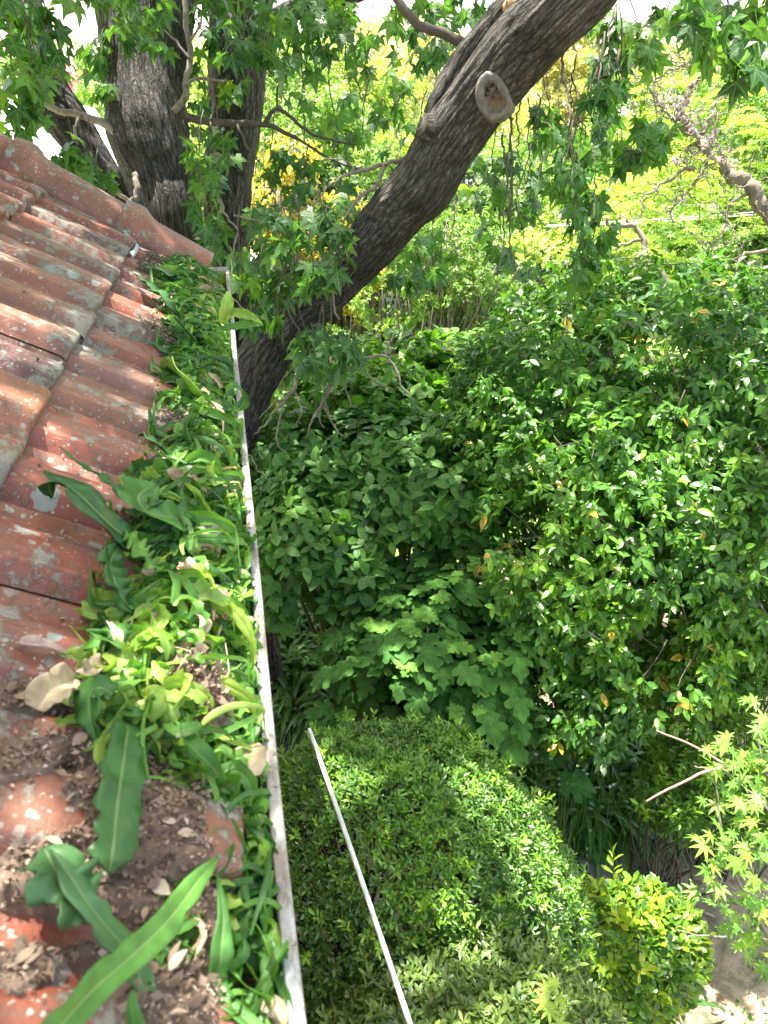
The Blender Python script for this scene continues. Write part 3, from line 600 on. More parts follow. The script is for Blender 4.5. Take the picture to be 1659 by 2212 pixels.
# --- hanging star-shaped sweetgum leaves
def sweet(parent, clumps, name='crown', size=.108, T=T_SWEET, twig=True, lo=0., hi=1.):
    ma = MA(); tw = ma
    for (px, py, z, rp, n) in clumps:
        c = W(px, py, z); r = rp*z/FP; n = max(3, int(n*.72))
        p = c + nrm(rng.normal(size=(n, 3)))*r*(rng.random((n, 1))**.5)*np.array([1, 1.1, 1.0])
        out_ = nrm(p-c+[0, 0, .001]); h = rng.normal(size=(n, 3)); h[:, 2] = 0
        D = nrm(out_*.35 + nrm(h)*.55 + np.array([0, 0, -.75])); N = nrm(nrm(h)*.9 + np.array([0, 0, .75]) + nrm(O-p)*.45 + rng.normal(0, .3, (n, 3)))
        ma.inst(T, p, D, N, size*rng.uniform(.65, 1.2, n), np.clip(rng.uniform(lo, hi)*.6 + rng.normal(.15, .2, n), 0, 1))
        if twig:
            for i in range(0, n, 9):
                a = p[i]; m = c + np.array([0, 0, r*.6]) + rng.normal(0, .3*r, 3); tube(tw, [a+[0, 0, .05], (a+m)/2+[0, 0, .04], m], [.0022, .003, .004], n=6, sides=4, mi=1)
            top = c + np.array([rng.uniform(-.12, .12), rng.uniform(-.1, .2), r+rng.uniform(.15, .35)])
            if rng.random() < .4: tube(tw, [c-[0, 0, r*.3], c+[0, 0, r*.5], top], [.002, .003, .005], n=9, sides=5, jit=.03, mi=1)
    ma.build(name, [M['sweet'], M['twigdark']], parent)
def grow(pts, z, r, k, dz=.25): return [(x+rng.uniform(-12, 12), y+rng.uniform(-12, 12), z+rng.uniform(-dz, dz), r, k) for x, y in pts]
cA = grow([(30, 50), (75, 40), (20, 110), (70, 110), (110, 140), (30, 170), (75, 190), (15, 240), (60, 270), (20, 320), (50, 20), (5, 10), (120, 80), (70, 235)], 4.3, 44, 12)
cA += grow([(140, 335), (180, 350), (215, 370), (170, 385), (225, 395), (130, 370), (30, 370)], 4.5, 36, 13)
cA += grow([(205, 85), (215, 160), (215, 200), (170, 110), (215, 120)], 5.1, 30, 9)
cA += grow([(290, 25), (325, 45), (290, 70), (350, 20), (335, 80), (245, 5)], 4.4, 30, 8)
cA += grow([(200, -10), (150, -20), (270, -20), (100, -10)], 4.0, 34, 8)
cA += grow([(420, 150), (440, 110), (430, 230), (455, 60), (440, 20)], 5.3, 30, 7)
cB = grow([(480, 30), (520, 50), (560, 40), (600, 60), (640, 45), (690, 40), (500, 100), (545, 110), (590, 120), (640, 90), (700, 90), (740, 70), (670, 110), (610, 150), (610, 20), (660, 10), (560, 10), (720, 20)], 4.9, 42, 12)
cB += grow([(440, 345), (480, 355), (430, 390), (470, 400), (450, 440), (440, 480), (480, 500), (545, 470), (455, 540), (500, 545), (480, 320), (420, 330)], 4.7, 36, 9)
cB += grow([(560, 500), (600, 480), (570, 545), (615, 540), (650, 500), (640, 560), (600, 600), (545, 590), (560, 640), (610, 650), (520, 610), (540, 690), (590, 690)], 4.5, 32, 10)
cB += grow([(590, 330), (620, 380), (640, 420), (680, 400), (720, 340), (670, 350), (700, 450), (600, 430), (640, 330), (740, 300), (760, 390), (700, 250), (760, 220), (640, 200)], 5.2, 32, 7)
cB += grow([(430, 290), (500, 230), (480, 200), (530, 200), (470, 290)], 5.2, 26, 5)
cC = grow([(690, 470), (720, 490), (700, 530), (740, 520), (735, 555), (690, 560), (660, 590), (700, 600), (675, 630), (750, 450)], 4.3, 30, 9)
cC += grow([(655, 745), (690, 735), (720, 760), (700, 790), (740, 735), (745, 780), (710, 815), (760, 760), (650, 780)], 4.2, 30, 9)
cC += grow([(800, 110), (840, 170), (850, 100), (780, 170), (820, 250), (870, 230), (790, 270), (850, 290), (880, 180), (830, 320), (770, 110), (760, 30), (900, 300)], 5.2, 34, 8)
cC += grow([(900, 20), (940, 30), (990, 15), (950, 70), (920, 110), (880, 60), (1020, 40), (960, 110), (860, 20), (1060, 0)], 4.9, 34, 11)
cC += grow([(1190, 240), (1200, 300), (1230, 330), (1215, 370), (1250, 390), (1240, 440), (1280, 430), (1265, 480), (1290, 500), (1260, 540), (1285, 570), (1235, 290), (1220, 410), (1250, 345), (1255, 580)], 4.1, 34, 12)
cC += grow([(1275, 215), (1310, 205), (1330, 230), (1300, 250), (1340, 190), (1290, 180)], 3.9, 26, 7)
cC += grow([(1380, 260), (1400, 290), (1370, 320), (1420, 270), (1340, 350), (1330, 300), (1405, 330), (1430, 300), (1300, 330), (1395, 360)], 4.6, 30, 9)
cC += grow([(1290, 30), (1330, 70), (1370, 70), (1400, 90), (1350, 110), (1300, 90), (1390, 120), (1280, 60), (1320, 130), (1290, 140), (1340, 160), (1410, 60)], 4.4, 30, 11)
cC += grow([(1010, 350), (1060, 380), (1040, 430), (1090, 410), (1110, 460), (1050, 500), (1090, 530), (1130, 560), (1070, 560), (1150, 300), (1170, 380), (1150, 450), (1010, 420), (1110, 340)], 5.4, 30, 9)
cC += grow([(850, 560), (900, 550), (930, 590), (870, 610), (820, 600), (900, 620), (960, 550), (790, 580), (940, 510)], 5.5, 32, 10)
cC += grow([(1475, 15), (1520, 20), (1570, 20), (1620, 15), (1500, 60), (1550, 60), (1590, 80), (1640, 90), (1560, 115), (1610, 130), (1530, 100), (1590, 165), (1640, 150), (1655, 40)], 3.0, 38, 8)
sweet(treeA, cA); sweet(treeB, cB); sweet(treeC, cC)
DAPPLE_CUTS = [(onZ(740, 1700, -1.6), .17), (onZ(700, 1640, -1.55), .10), (onZ(1060, 1670, -1.6), .22), (onZ(1130, 1725, -1.65), .24), (onZ(1000, 1900, -1.6), .12), (onZ(830, 1980, -1.6), .08), (onZ(1180, 1790, -1.8), .08), (onZ(1150, 1980, -1.9), .07),
  (W(1420, 2000, 3.4), .24), (onZ(1500, 2150, GZ), .25), (onZ(1600, 2180, GZ), .42), (onZ(1590, 2060, GZ), .2), (onZ(1330, 1790, GZ+.3), .3), (W(1200, 2130, 2.4), .09), (W(950, 2150, 2.4), .07),
  (onroof(340, 680), .10), (onroof(300, 620), .10), (onroof(110, 480), .08), (onroof(60, 700), .06), (onroof(90, 930), .04), (onroof(340, 880), .04), (onroof(395, 820, .06), .07),
  (onroof(330, 1430, .06), .10), (onroof(110, 1490), .035), (onroof(350, 1250, .06), .05), (onroof(250, 1680), .03), (onroof(420, 2080), .03), (onroof(60, 2080), .03), (onroof(430, 1000, .06), .05),
  (W(345, 440, 5.1), .22), (W(350, 250, 5.1), .10), (W(1190, 110, 3.4), .10), (W(950, 360, 4.0), .12), (W(720, 620, 4.6), .14), (np.array([0, 1.3, 0.]), .07), (np.array([0, .75, 0.]), .05),
  (W(1240, 1500, 3.6), .14), (W(1500, 1130, 3.6), .16), (W(1360, 700, 4.4), .30), (W(1560, 700, 4.4), .25), (W(1250, 800, 4.4), .2), (W(880, 1480, 3.7), .08), (onZ(1250, 1720, GZ+.3), .2), (onZ(1380, 1740, GZ+.3), .18), (onZ(1180, 1700, GZ+.3), .1), (W(1620, 1480, 3.6), .3), (W(1600, 1850, 2.3), .35), (W(1600, 1650, 2.3), .25), (W(1100, 1000, 4.2), .2), (W(1420, 1350, 3.5), .12)]
# the canopy overhead, above the picture, that shades the garden
def canopy(parent, boxes, T=T_SWEETLO):
    ma = MA()
    for (x0, x1, y0, y1, z0, z1, n) in boxes:
        m = n//14; c = np.stack([rng.uniform(x0, x1, m), rng.uniform(y0, y1, m), rng.uniform(z0, z1, m)], -1)
        keep = vn(c*.9, 77) > .40; c = c[keep]; p = np.repeat(c, 14, 0) + rng.normal(0, .24, (len(c)*14, 3))
        k = (p-O); fwd = k @ nrm(np.array([math.sin(YAW)*math.cos(PITCH), math.cos(YAW)*math.cos(PITCH), -math.sin(PITCH)])); upv = np.array([math.sin(YAW)*math.sin(PITCH), math.cos(YAW)*math.sin(PITCH), math.cos(PITCH)])
        p = p[(k@upv)/np.maximum(fwd, .1) > .72]
        for q, rad in DAPPLE_CUTS:                                     # openings cut along the sun line so dapples land on chosen spots
            w_ = p-q; al = w_@SUN; dist = np.linalg.norm(w_-al[:, None]*SUN, axis=1); p = p[~((al > 0) & (dist < rad))]
        m = len(p)
        h = rng.normal(size=(m, 3)); ma.inst(T, p, h*[1, 1, .4]+[0, 0, -.4], rng.normal(0, .5, (m, 3))+[0, 0, 1], rng.uniform(.10, .17, m), rng.random(m))
    ma.build('crown', M['sweet'], parent)
canopy(treeA, [(-3.5, 1.0, 3.0, 7.4, 2.0, 5.0, 8500), (-3.2, .35, .3, 3.1, 2.2, 4.4, 3200)])
canopy(treeC, [(.2, 5.2, 2.4, 7.0, 1.9, 5.0, 4600)])

# ---------------------------------------------------------------- garden shrubs
def plant(name, c, label, cat, group=None): return empty(name, (c[0], c[1], GZ), label, cat, group)
def stems(parent, base, tops, r0=.03, r1=.008, mat='twigdark', name='stems'):
    ma = MA(); base = np.array(base, float)
    for tp in tops:
        b0 = base + np.array([rng.normal(0, .08), rng.normal(0, .08), 0]); m = (b0+np.array(tp))/2 + rng.normal(0, .08, 3)
        tube(ma, [b0, m, tp], [r0, (r0+r1)/2, r1], n=12, sides=6, jit=.012)
    ma.build(name, M[mat], parent)
T_CAM = t_ovate(.225, 4, .10, .18, .45)
# camellia: the big glossy dark tree
cb = [B(1400, 1330, 4.4, .45, .4, .3), B(1330, 850, 4.75, 1.0, 1.0, .80), B(1560, 930, 4.6, .95, 1.0, .95), B(1180, 960, 4.7, .70, .85, .75), B(1300, 1180, 4.3, .95, .85, .85), B(1560, 1180, 4.2, .9, .8, .74), B(1130, 1260, 4.25, .48, .6, .55), B(1390, 1370, 4.05, .62, .6, .38), B(1600, 1050, 4.3, .8, .8, .8), B(1190, 1400, 4.15, .38, .5, .42), B(1750, 1050, 4.8, 1., 1., 1.0), B(1250, 1490, 3.98, .30, .4, .22), B(1330, 780, 5.0, .8, .7, .5), B(1420, 820, 4.9, .7, .7, .5), B(1500, 800, 5.2, .9, .7, .5)]
cc = W(1380, 1100, 4.7); cam_t = plant('camellia_tree', cc, 'large glossy dark leaved camellia filling the right middle of the garden', 'tree')
P, N = blobpts(cb, 9800, depth=.13, facing=-.25, gapf=3.6, gapt=.30, wob=.20, wf=3.2, seed=3)
P2, N2 = blobpts(cb, 900, depth=.35, facing=-.6, wob=.1, wf=2, seed=4)
ma = MA(); D = nrm(N*.8 + rng.normal(0, .35, N.shape) + [0, 0, -.45])
tone = np.clip(.55*vn(P*2.4, 9) + .45*rng.random(len(P)) - .02, 0, 1)
shoots(ma, T_CAM, P, D, 6, .064, .060, ang=1.0, droop=.45, rnd=tone*.93, up=.55, rj=.12)
shoots(ma, T_CAM, P2, nrm(N2+[0, 0, -.3]), 6, .08, .08, ang=1.0, droop=.3, up=.6)
for i in range(0, len(P), 9): tube(ma, [P[i]-D[i]*.25+[0, 0, .03], P[i]-D[i]*.12+rng.normal(0, .02, 3), P[i]+D[i]*.06], [.004, .003, .002], n=6, sides=4, mi=1)
ma.build('crown', [M['camel'], M['twigdark']], cam_t)
stems(cam_t, (cc[0], cc[1], GZ), [b[0]+rng.normal(0, .2, 3) for b in cb for _ in range(2)], .05, .012, 'twigdark', 'trunk')
ma = MA(); tube(ma, [W(1530, 850, 4.4), W(1580, 815, 4.3), W(1640, 790, 4.2), W(1700, 760, 4.2)], [.03, .028, .022], sides=8, jit=.02); ma.build('bough', M['twigdark'], cam_t)
# viburnum-like shrub in the middle with broad pointed leaves
vb = [B(800, 1020, 4.8, .60, .6, .36), B(720, 1110, 4.6, .46, .5, .42), B(900, 1100, 4.6, .55, .6, .45), B(660, 1190, 4.35, .30, .4, .32), B(790, 1210, 4.4, .42, .4, .28), B(650, 1040, 5.0, .4, .5, .4), B(960, 1050, 4.8, .4, .5, .38), B(760, 1300, 4.3, .18, .2, .16), B(830, 1330, 4.35, .12, .15, .12), B(640, 1270, 4.35, .22, .25, .15)]
c = W(800, 1120, 4.7); vib = plant('broadleaf_shrub', c, 'rounded shrub with broad pointed matt green leaves behind the bare dead twigs', 'shrub')
P, N = blobpts(vb, 1500, depth=.18, gapf=4.0, gapt=.34, seed=13); ma = MA()
shoots(ma, T_OVW, P, nrm(N+rng.normal(0, .4, N.shape)+[0, 0, .15]), 6, .098, .07, ang=1.25, droop=.35, up=.6, rnd=vn(P*3, 5)*.8, rj=.12)
ma.build('foliage', M['vib'], vib); stems(vib, (c[0], c[1], GZ), [b[0] for b in vb]*3, .025, .008)
ma = MA(); tube(ma, [W(770, 1205, 4.3), W(745, 1215, 4.3), W(735, 1190, 4.35)], [.02, .018, .012], sides=7); ma.build('limb', M['twig'], vib)
# sunlit lime-leaved shrub just behind it
lb = [B(820, 900, 5.4, .5, .5, .3), B(900, 960, 5.3, .4, .4, .22), B(1000, 930, 5.3, .3, .4, .25), B(860, 850, 6.0, .75, .6, .42), B(740, 900, 6.1, .55, .5, .45), B(960, 880, 6.0, .5, .5, .4), B(640, 900, 6.3, .45, .5, .5), B(1000, 800, 6.6, .5, .5, .3), B(600, 980, 5.6, .3, .3, .5)]
c = W(840, 900, 6.1); lime = plant('lime_leaved_shrub', c, 'sunlit lime green shrub above the broad leaved one, below the leaning limb', 'shrub')
P, N = blobpts(lb, 1400, depth=.2, gapf=4, gapt=.33, seed=23); ma = MA()
shoots(ma, T_OVW, P, nrm(N+rng.normal(0, .4, N.shape)+[0, 0, .3]), 6, .115, .09, ang=1.2, droop=.2, up=.6, rnd=vn(P*3, 8)*.9, rj=.2)
ma.build('foliage', M['lime'], lime); stems(lime, (c[0], c[1], GZ), [b[0] for b in lb]*2, .025, .008)
# oakleaf hydrangea
hb = [B(860, 1480, 4.05, .38, .4, .42), B(960, 1430, 4.1, .44, .45, .50), B(1010, 1480, 3.98, .26, .33, .34), B(820, 1400, 4.2, .26, .3, .3), B(900, 1330, 4.3, .32, .35, .32), B(970, 1545, 3.95, .28, .3, .2), B(850, 1290, 4.4, .2, .2, .2)]
c = W(930, 1500, 4.1); hyd = plant('oakleaf_hydrangea', c, 'hydrangea with large lobed soft green leaves behind the clipped hedge', 'shrub')
P, N = blobpts(hb, 250, depth=.10, facing=-.1, wob=.15, seed=33); ma = MA()
for i in range(4):
    n = len(P); a = rng.uniform(0, 6.28, n); h = v3(np.cos(a), np.sin(a), 0*a); Dd = nrm(h*.9 + N*.35 + v3(0, 0, -.35-.25*rng.random(n))); NN = nrm(v3(0, 0, 1)+N*.75+h*.1+rng.normal(0, .16, (n, 3)))
    ma.inst(T_HYD, P+Dd*.03+rng.normal(0, .03, P.shape), Dd, NN, rng.uniform(.11, .19, n)*(1-.12*i), np.clip(rng.normal(.35, .15, n)+.1*(i == 3), 0, 1))
Pt = P[::4]
for i in range(4):
    n = len(Pt); a = rng.uniform(0, 6.28, n); h = v3(np.cos(a), np.sin(a), .3+0*a); ma.inst(T_HYD, Pt+N[::4]*.05+[0, 0, .03], h, nrm(v3(0, 0, 1)+N[::4]*.7), rng.uniform(.045, .085, n), .9)
ma.build('foliage', M['hyd'], hyd); stems(hyd, (c[0], c[1], GZ), [p for p in P[::6]], .008, .004, 'twig')
# a few darker hydrangea leaves low among the strap leaves
ma = MA(); q = [(1165, 1590, 4.1, 70), (1215, 1690, 4.0, 75), (1195, 1560, 4.1, 50), (1255, 1580, 4.1, 70), (1290, 1600, 4.1, 60), (1180, 1640, 4.1, 60), (1270, 1590, 4.2, 60)]
Pq = np.array([W(a, b_, z_) for a, b_, z_, _ in q]); ma.inst(T_HYD, Pq, rng.normal(size=(7, 3))*[1, 1, .2]+[0, 0, -.3], rng.normal(0, .15, (7, 3))+[0, -.3, 1], np.array([a[3] for a in q])*3.9/FP, .1)
lowh = plant('oakleaf_hydrangea', W(1235, 1640, 3.9), 'few dark lobed leaves low among strap leaves under the camellia skirt', 'shrub'); ma.build('foliage', M['hyd'], lowh)
stems(lowh, (lowh.location[0], lowh.location[1], GZ), list(Pq), .004, .002, 'twigdark')

# clipped azalea hedges
def hedge(cx, cy, cz, r, n, mat, name, label, k=7, size=.031, power=2.12, seed=0, tone=0., T=T_AZ, core=True, wob=.10, zlo=-9):
    h = plant(name, (cx, cy), label, 'hedge'); blobs = [(np.array([cx, cy, cz]), r)]
    P, N = blobpts(blobs, n, depth=.030, facing=-.22, wob=wob, wf=2.6, seed=seed, power=power)
    keep = (P[:, 0] > -.50) & (P[:, 2] > zlo); P, N = P[keep], N[keep]
    P2, N2 = blobpts(blobs, n//3, depth=.16, facing=-.4, wob=wob, wf=2.6, seed=seed, power=power); keep = P2[:, 0] > -.48; P2, N2 = P2[keep], N2[keep]
    ma = MA(); D = nrm(N*.75+rng.normal(0, .28, N.shape)+[0, 0, .45])
    tn = np.clip(tone + .5*vn(P*4, seed+2)+.45*rng.random(len(P)) - .08, 0, 1)
    shoots(ma, T, P, D, k, size, size*.7, ang=1.12, rnd=tn, up=.35, rj=.07)
    js = rng.choice(len(P), max(12, len(P)//45)); shoots(ma, T, P[js]+N[js]*rng.uniform(.01, .05, (len(js), 1)), nrm(N[js]*.5+rng.normal(0, .3, (len(js), 3))+[0, 0, .8]), 10, size*1.05, size*2.2, ang=.9, rnd=.75, up=.3, rj=.12)
    shoots(ma, T, P2, nrm(N2+[0, 0, .4]), 6, size, size, ang=1.2, rnd=np.zeros(len(P2))+.05, up=.4, rj=.05)
    for i in range(0, len(P2), 7): tube(ma, [P2[i]-N2[i]*.30-[0, 0, .1], P2[i]-N2[i]*.1, P2[i]], [.006, .004, .002], n=5, sides=4, mi=1)
    ma.build('foliage', [M[mat], M['twigdark']], h)
    stems(h, (cx, cy, GZ), [P2[j] - N2[j]*.25*min(r)/.9 for j in range(0, len(P2), max(1, len(P2)//24))], .02 if min(r) > .5 else .007, .006 if min(r) > .5 else .003); return h
fw = lambda right, f: (right*math.cos(YAW)+f*math.sin(YAW), -right*math.sin(YAW)+f*math.cos(YAW))
x, y = fw(-.04, 1.98); hedge(x, y, -2.62, (.90, .77, 1.03), 10500, 'azal', 'azalea_hedge', 'large clipped rounded azalea hedge with bright tips under the white pole', seed=51)
x, y = fw(.27, 1.16); hedge(x, y, -2.62, (.66, .58, .92), 4600, 'azal2', 'azalea_hedge', 'duller olive leaved clipped azalea mound at the very bottom of the view', seed=61, size=.040, k=6, tone=.12)
c = W(1345, 2055, 3.38); hedge(c[0], c[1], c[2], (.37, .225, .18), 460, 'gold', 'golden_shrub', 'small round shrub with golden yellow rosettes beside the dirt path', k=8, size=.060, power=2.1, seed=71, T=T_OB, tone=.02, wob=.30)
c = W(1640, 1560, 3.9); hedge(c[0]+.12, c[1]+.1, c[2]-.2, (.55, .45, .62), 1500, 'azal', 'small_leaf_shrub', 'small leaved bright shrub at the right edge under the camellia', k=7, size=.045, power=2.1, seed=81, wob=.3, tone=.18)
c = W(1490, 1700, 4.0); hedge(c[0], c[1], c[2]-.1, (.28, .22, .2), 160, 'azal', 'small_leaf_shrub', 'sparse low seedling shrub with small rosettes behind the bare maple shoots', k=7, size=.05, power=2, seed=85, wob=.4, tone=.1)
# white pole lying across the hedge
M['pole'] = plain('white_painted_pole', (.56, .60, .60), .5, .18, 25, bmp=.2, bd=.001)
a = onZ(668, 1575, -1.505); b_ = onZ(890, 2225, -1.52); ma = MA(); dlt = nrm(b_-a); sd = nrm(np.cross(dlt, [0, 0, 1.])); w_ = .0075
L0 = np.linspace(0, 1, 30); ctr = a + (b_-a)*L0[:, None] + np.c_[np.zeros(30), np.zeros(30), .012*np.sin(L0*3.1)]
ma.grid(np.stack([ctr-sd*w_-[0, 0, .004], ctr-sd*w_+[0, 0, .004], ctr-sd*w_*.5+[0, 0, .007], ctr+sd*w_*.5+[0, 0, .007], ctr+sd*w_+[0, 0, .004], ctr+sd*w_-[0, 0, .004]], 1), wrap=True)
for e_ in (0, -1): ma.add([ctr[e_]+o_ for o_ in (-sd*w_-[0, 0, .004], -sd*w_+[0, 0, .004], sd*w_+[0, 0, .004], sd*w_-[0, 0, .004])], [0, 1, 2, 3], [4])
setp(ma.build('garden_pole', M['pole'], smooth=False), 'long thin white pole lying on top of the clipped azalea hedge', 'pole')
# strap leaves: two masses nobody could count
def straps(name, label, centres, nb, L, w, mat='strap'):
    ma = MA(); ts = np.linspace(0, 1, 8)
    for (cx, cy, s) in centres:
        gz = float(ground_z(np.array(cx), np.array(cy)))
        for i in range(nb):
            a = rng.uniform(0, 6.28); l = L*s*rng.uniform(.6, 1.15); out_ = rng.uniform(.45, 1.0); lean = np.array([math.cos(a), math.sin(a)])
            r = l*out_*ts**1.25; zz_ = l*(1.05-.35*out_)*(ts*1.75 - ts**2*(1.0+.75*out_))
            p = np.stack([cx+rng.normal(0, .03)+lean[0]*r, cy+rng.normal(0, .03)+lean[1]*r, gz+np.maximum(zz_, .01)], -1)
            sdv = np.array([-lean[1], lean[0], 0.]); ww = w*s*np.sin(np.pi*np.clip(ts*.86+.14, 0, 1))**.6
            G = np.stack([p-sdv*ww[:, None]/2+[0, 0, .004], p, p+sdv*ww[:, None]/2+[0, 0, .004]], 1); ma.grid(G, rnd=np.clip(rng.normal(.35, .2), 0, 1), edge=np.tile([1, 0, 1], (8, 1)))
    return setp(ma.build(name, M[mat]), label, 'strap leaves', kind='stuff')
def scat(poly, n):
    o = []
    poly = np.array([onZ(px, py, GZ+.1)[:2] for px, py in poly]); lo, hi = poly.min(0), poly.max(0)
    while len(o) < n:
        q = rng.uniform(lo, hi); ins = False; j = len(poly)-1
        for i in range(len(poly)):
            if (poly[i][1] > q[1]) != (poly[j][1] > q[1]) and q[0] < (poly[j][0]-poly[i][0])*(q[1]-poly[i][1])/(poly[j][1]-poly[i][1])+poly[i][0]: ins = not ins
            j = i
        if ins: o.append((q[0], q[1], rng.uniform(.8, 1.2)))
    return o
straps('strap_leaf_border', 'border of long arching dark green strap leaves between hedge and camellia', scat([(1080, 1640), (1460, 1620), (1450, 1760), (1260, 1800), (1130, 1750)], 75), 28, .50, .026)
straps('strap_leaf_border', 'shaded broad strap leaves at the foot of the tree beside the gutter', scat([(560, 1330), (700, 1300), (740, 1480), (740, 1560), (560, 1600)], 30), 24, .50, .034)
straps('strap_leaf_border', 'few strap leaves under the golden shrub at the bottom', scat([(1290, 2160), (1390, 2160), (1380, 2240), (1290, 2240)], 5), 14, .42, .03)
# small white flowers on fine stalks
fl = plant('white_flowers', onZ(1290, 1720, GZ), 'tiny white flowers on fine stalks among the strap leaves', 'flowers'); ma = MA(); sm_ = MA()
for px, py in [(1208, 1695), (1215, 1690), (1222, 1702), (1213, 1707), (1220, 1712), (1207, 1683), (1228, 1698), (1503-280, 1675), (1300, 1662), (1306, 1655), (1405-30, 1672), (1190, 1640), (1262, 1665), (1268, 1672), (1318, 1700), (1325, 1695), (1060+40, 1610), (1158, 1630), (1290, 1560), (1298, 1552), (1370, 1640), (1180, 1618)]:
    p = W(px, py, 4.05+rng.uniform(-.1, .1))
    for k in range(5):
        a = k*1.257; ma.inst(T_DIA, p[None], np.array([[math.cos(a), math.sin(a), .4]]), np.array([[0, -.3, 1.]]), rng.uniform(.010, .017), .6)
    tube(sm_, [[p[0]+.05, p[1]+.05, GZ], (p+[p[0]+.05, p[1]+.05, GZ])/2+[0.02, 0, .1], p], [.003, .002, .0015], n=6, sides=4)
ma.build('blossoms', M['white'], fl); sm_.build('stalks', M['strap'], fl)
# flat stepping stone, pale stone, timber edging, path litter
def slab(name, pts, Z, th, mat, label, cat):
    P = np.array([onZ(px, py, Z) for px, py in pts]); k = len(P); ma = MA(); c = P.mean(0)
    per = []
    for i in range(k):
        for f in (0, .33, .66): q = P[i]*(1-f)+P[(i+1) % k]*f; per.append(q + nrm(q-c)*rng.normal(0, .004))
    P = np.array(per); k = len(P); rings = []
    for f, dz in ((1.0, -th), (1.01, -th*.4), (.995, -.004), (.97, 0), (.6, .003), (.25, -.002), (.01, 0)): rings.append(np.array([c+(q-c)*f+[0, 0, dz+rng.normal(0, .0015)] for q in P]))
    ma.grid(np.array(rings), wrap=True); return setp(ma.build(name, M[mat]), label, cat)
M['stone'] = plain('mossy_stone', (.22, .235, .21), .85, .45, 9, bmp=.8, bd=.008); M['pale'] = plain('pale_stone', (.65, .66, .66), .8, .2, 9)
slab('stepping_stone', [(1248, 1850), (1265, 1832), (1340, 1822), (1352, 1850), (1350, 1895), (1325, 1915), (1285, 1895), (1260, 1875)], GZ+.09, .10, 'stone', 'flat grey mossy stepping stone at the edge of the dirt path', 'stone')
slab('white_stone', [(1250, 2030), (1290, 2020), (1310, 2060), (1300, 2095), (1255, 2085)], GZ+.42, .2, 'pale', 'sunlit white stone glimpsed between the hedge and the golden shrub', 'stone')
M['sleeper'] = plain('dark_timber', (.055, .045, .04), .85, .4, 15)
A_ = onZ(1410, 1797, GZ+.07); B_ = onZ(1665, 1790, GZ+.07); dv = nrm(B_-A_)*[1, 1, 0]; pv = np.array([-dv[1], dv[0], 0])*.06; ma = MA()
q = [A_-pv, B_-pv, B_+pv, A_+pv]; V = [v_-[0, 0, .12] for v_ in q]+q; ma.quads(V, [(0, 3, 2, 1), (4, 5, 6, 7), (0, 1, 5, 4), (1, 2, 6, 5), (2, 3, 7, 6), (3, 0, 4, 7)])
setp(ma.build('timber_edging', M['sleeper'], smooth=False), 'dark timber edging beam between strap leaf border and dirt path', 'edging')
M['dead'] = leafmat('dead_leaf', [(0, (.12, .07, .04)), (.5, (.28, .18, .11)), (1, (.45, .33, .22))], .8, .1, 1.1)
ma = MA(); n = 900; q = rng.uniform([.2, .8], [4.2, 5.2], (n, 2)); P = np.c_[q, ground_z(q[:, 0], q[:, 1])+.012]
ma.inst(T_OV, P, rng.normal(size=(n, 3))*[1, 1, .15], rng.normal(0, .4, (n, 3))+[0, 0, 1], rng.uniform(.02, .075, n), rng.random(n)); setp(ma.build('leaf_litter', M['dead']), 'dry fallen leaves scattered on the garden soil', 'leaf litter', kind='stuff')
ma = MA(); n = 7000; q = rng.uniform([.6, 1.2], [3.6, 3.9], (n, 2)); q = q[vn(v3(q[:, 0]*3, q[:, 1]*3, 0), 4) > .5]; n = len(q); P = np.c_[q, ground_z(q[:, 0], q[:, 1])]
ma.inst(T_DIA, P, rng.normal(0, .6, (n, 3))*[1, 1, 0]+[0, 0, .6], rng.normal(size=(n, 3)), rng.uniform(.015, .045, n), rng.random(n)*.5); setp(ma.build('short_grass', M['strap']), 'sparse short weeds growing on the dirt path', 'grass', kind='stuff')

# Japanese maple at the right edge
c = W(1700, 1900, 2.3); jm = plant('japanese_maple', c, 'bright lime green palmate maple sprays with bare pinkish shoots at the right edge', 'tree'); ma = MA(); tw = MA()
sp = [(1600, 1620), (1640, 1560), (1655, 1640), (1560, 1660), (1570, 1640), (1620, 1680), (1650, 1700), (1560, 1700), (1600, 1740), (1640, 1760), (1560, 1760), (1530, 1810), (1570, 1820), (1610, 1820), (1650, 1820), (1545, 1860), (1590, 1870), (1640, 1880), (1530, 1905), (1560, 1930), (1600, 1930), (1640, 1930), (1580, 1980), (1620, 1990), (1655, 1980), (1620, 2030), (1655, 2060), (1650, 2090), (1640, 1530), (1655, 1600), (1655, 1740), (1545, 1640)]
for px, py in sp:
    z = 2.3+rng.uniform(-.15, .2); m = 4; p = W(px, py, z) + rng.normal(0, .03, (m, 3)); a = rng.uniform(0, 6.28, m)
    ma.inst(T_MAPLE, p, v3(np.cos(a), np.sin(a), -.3-.2*rng.random(m)), rng.normal(0, .25, (m, 3))+[0, -.25, 1], rng.uniform(.034, .054, m), np.clip(rng.normal(.42, .28, m), 0, 1))
q = [(1185-10, 2190), (1200, 2215)]
ma.build('foliage', M['maple'], jm)
for L_ in ([(1700, 2100), (1640, 1990), (1590, 1900), (1560, 1800), (1552, 1730), (1535, 1665), (1500, 1655)], [(1700, 2000), (1660, 1950), (1620, 1930), (1545, 1900)], [(1700, 1800), (1650, 1740), (1610, 1700), (1560, 1660)], [(1720, 2120), (1640, 2020), (1540, 2025), (1470, 2010)], [(1700, 1700), (1650, 1650), (1640, 1560)]):
    tube(tw, [W(a_, b2, 2.38) for a_, b2 in L_], [.007, .004, .0018], sides=6, jit=.008)
tw.build('branches', M['twig'], jm)
M['shoot'] = plain('pink_shoot_bark', (.36, .22, .17), .7, .25, 30); tw = MA()
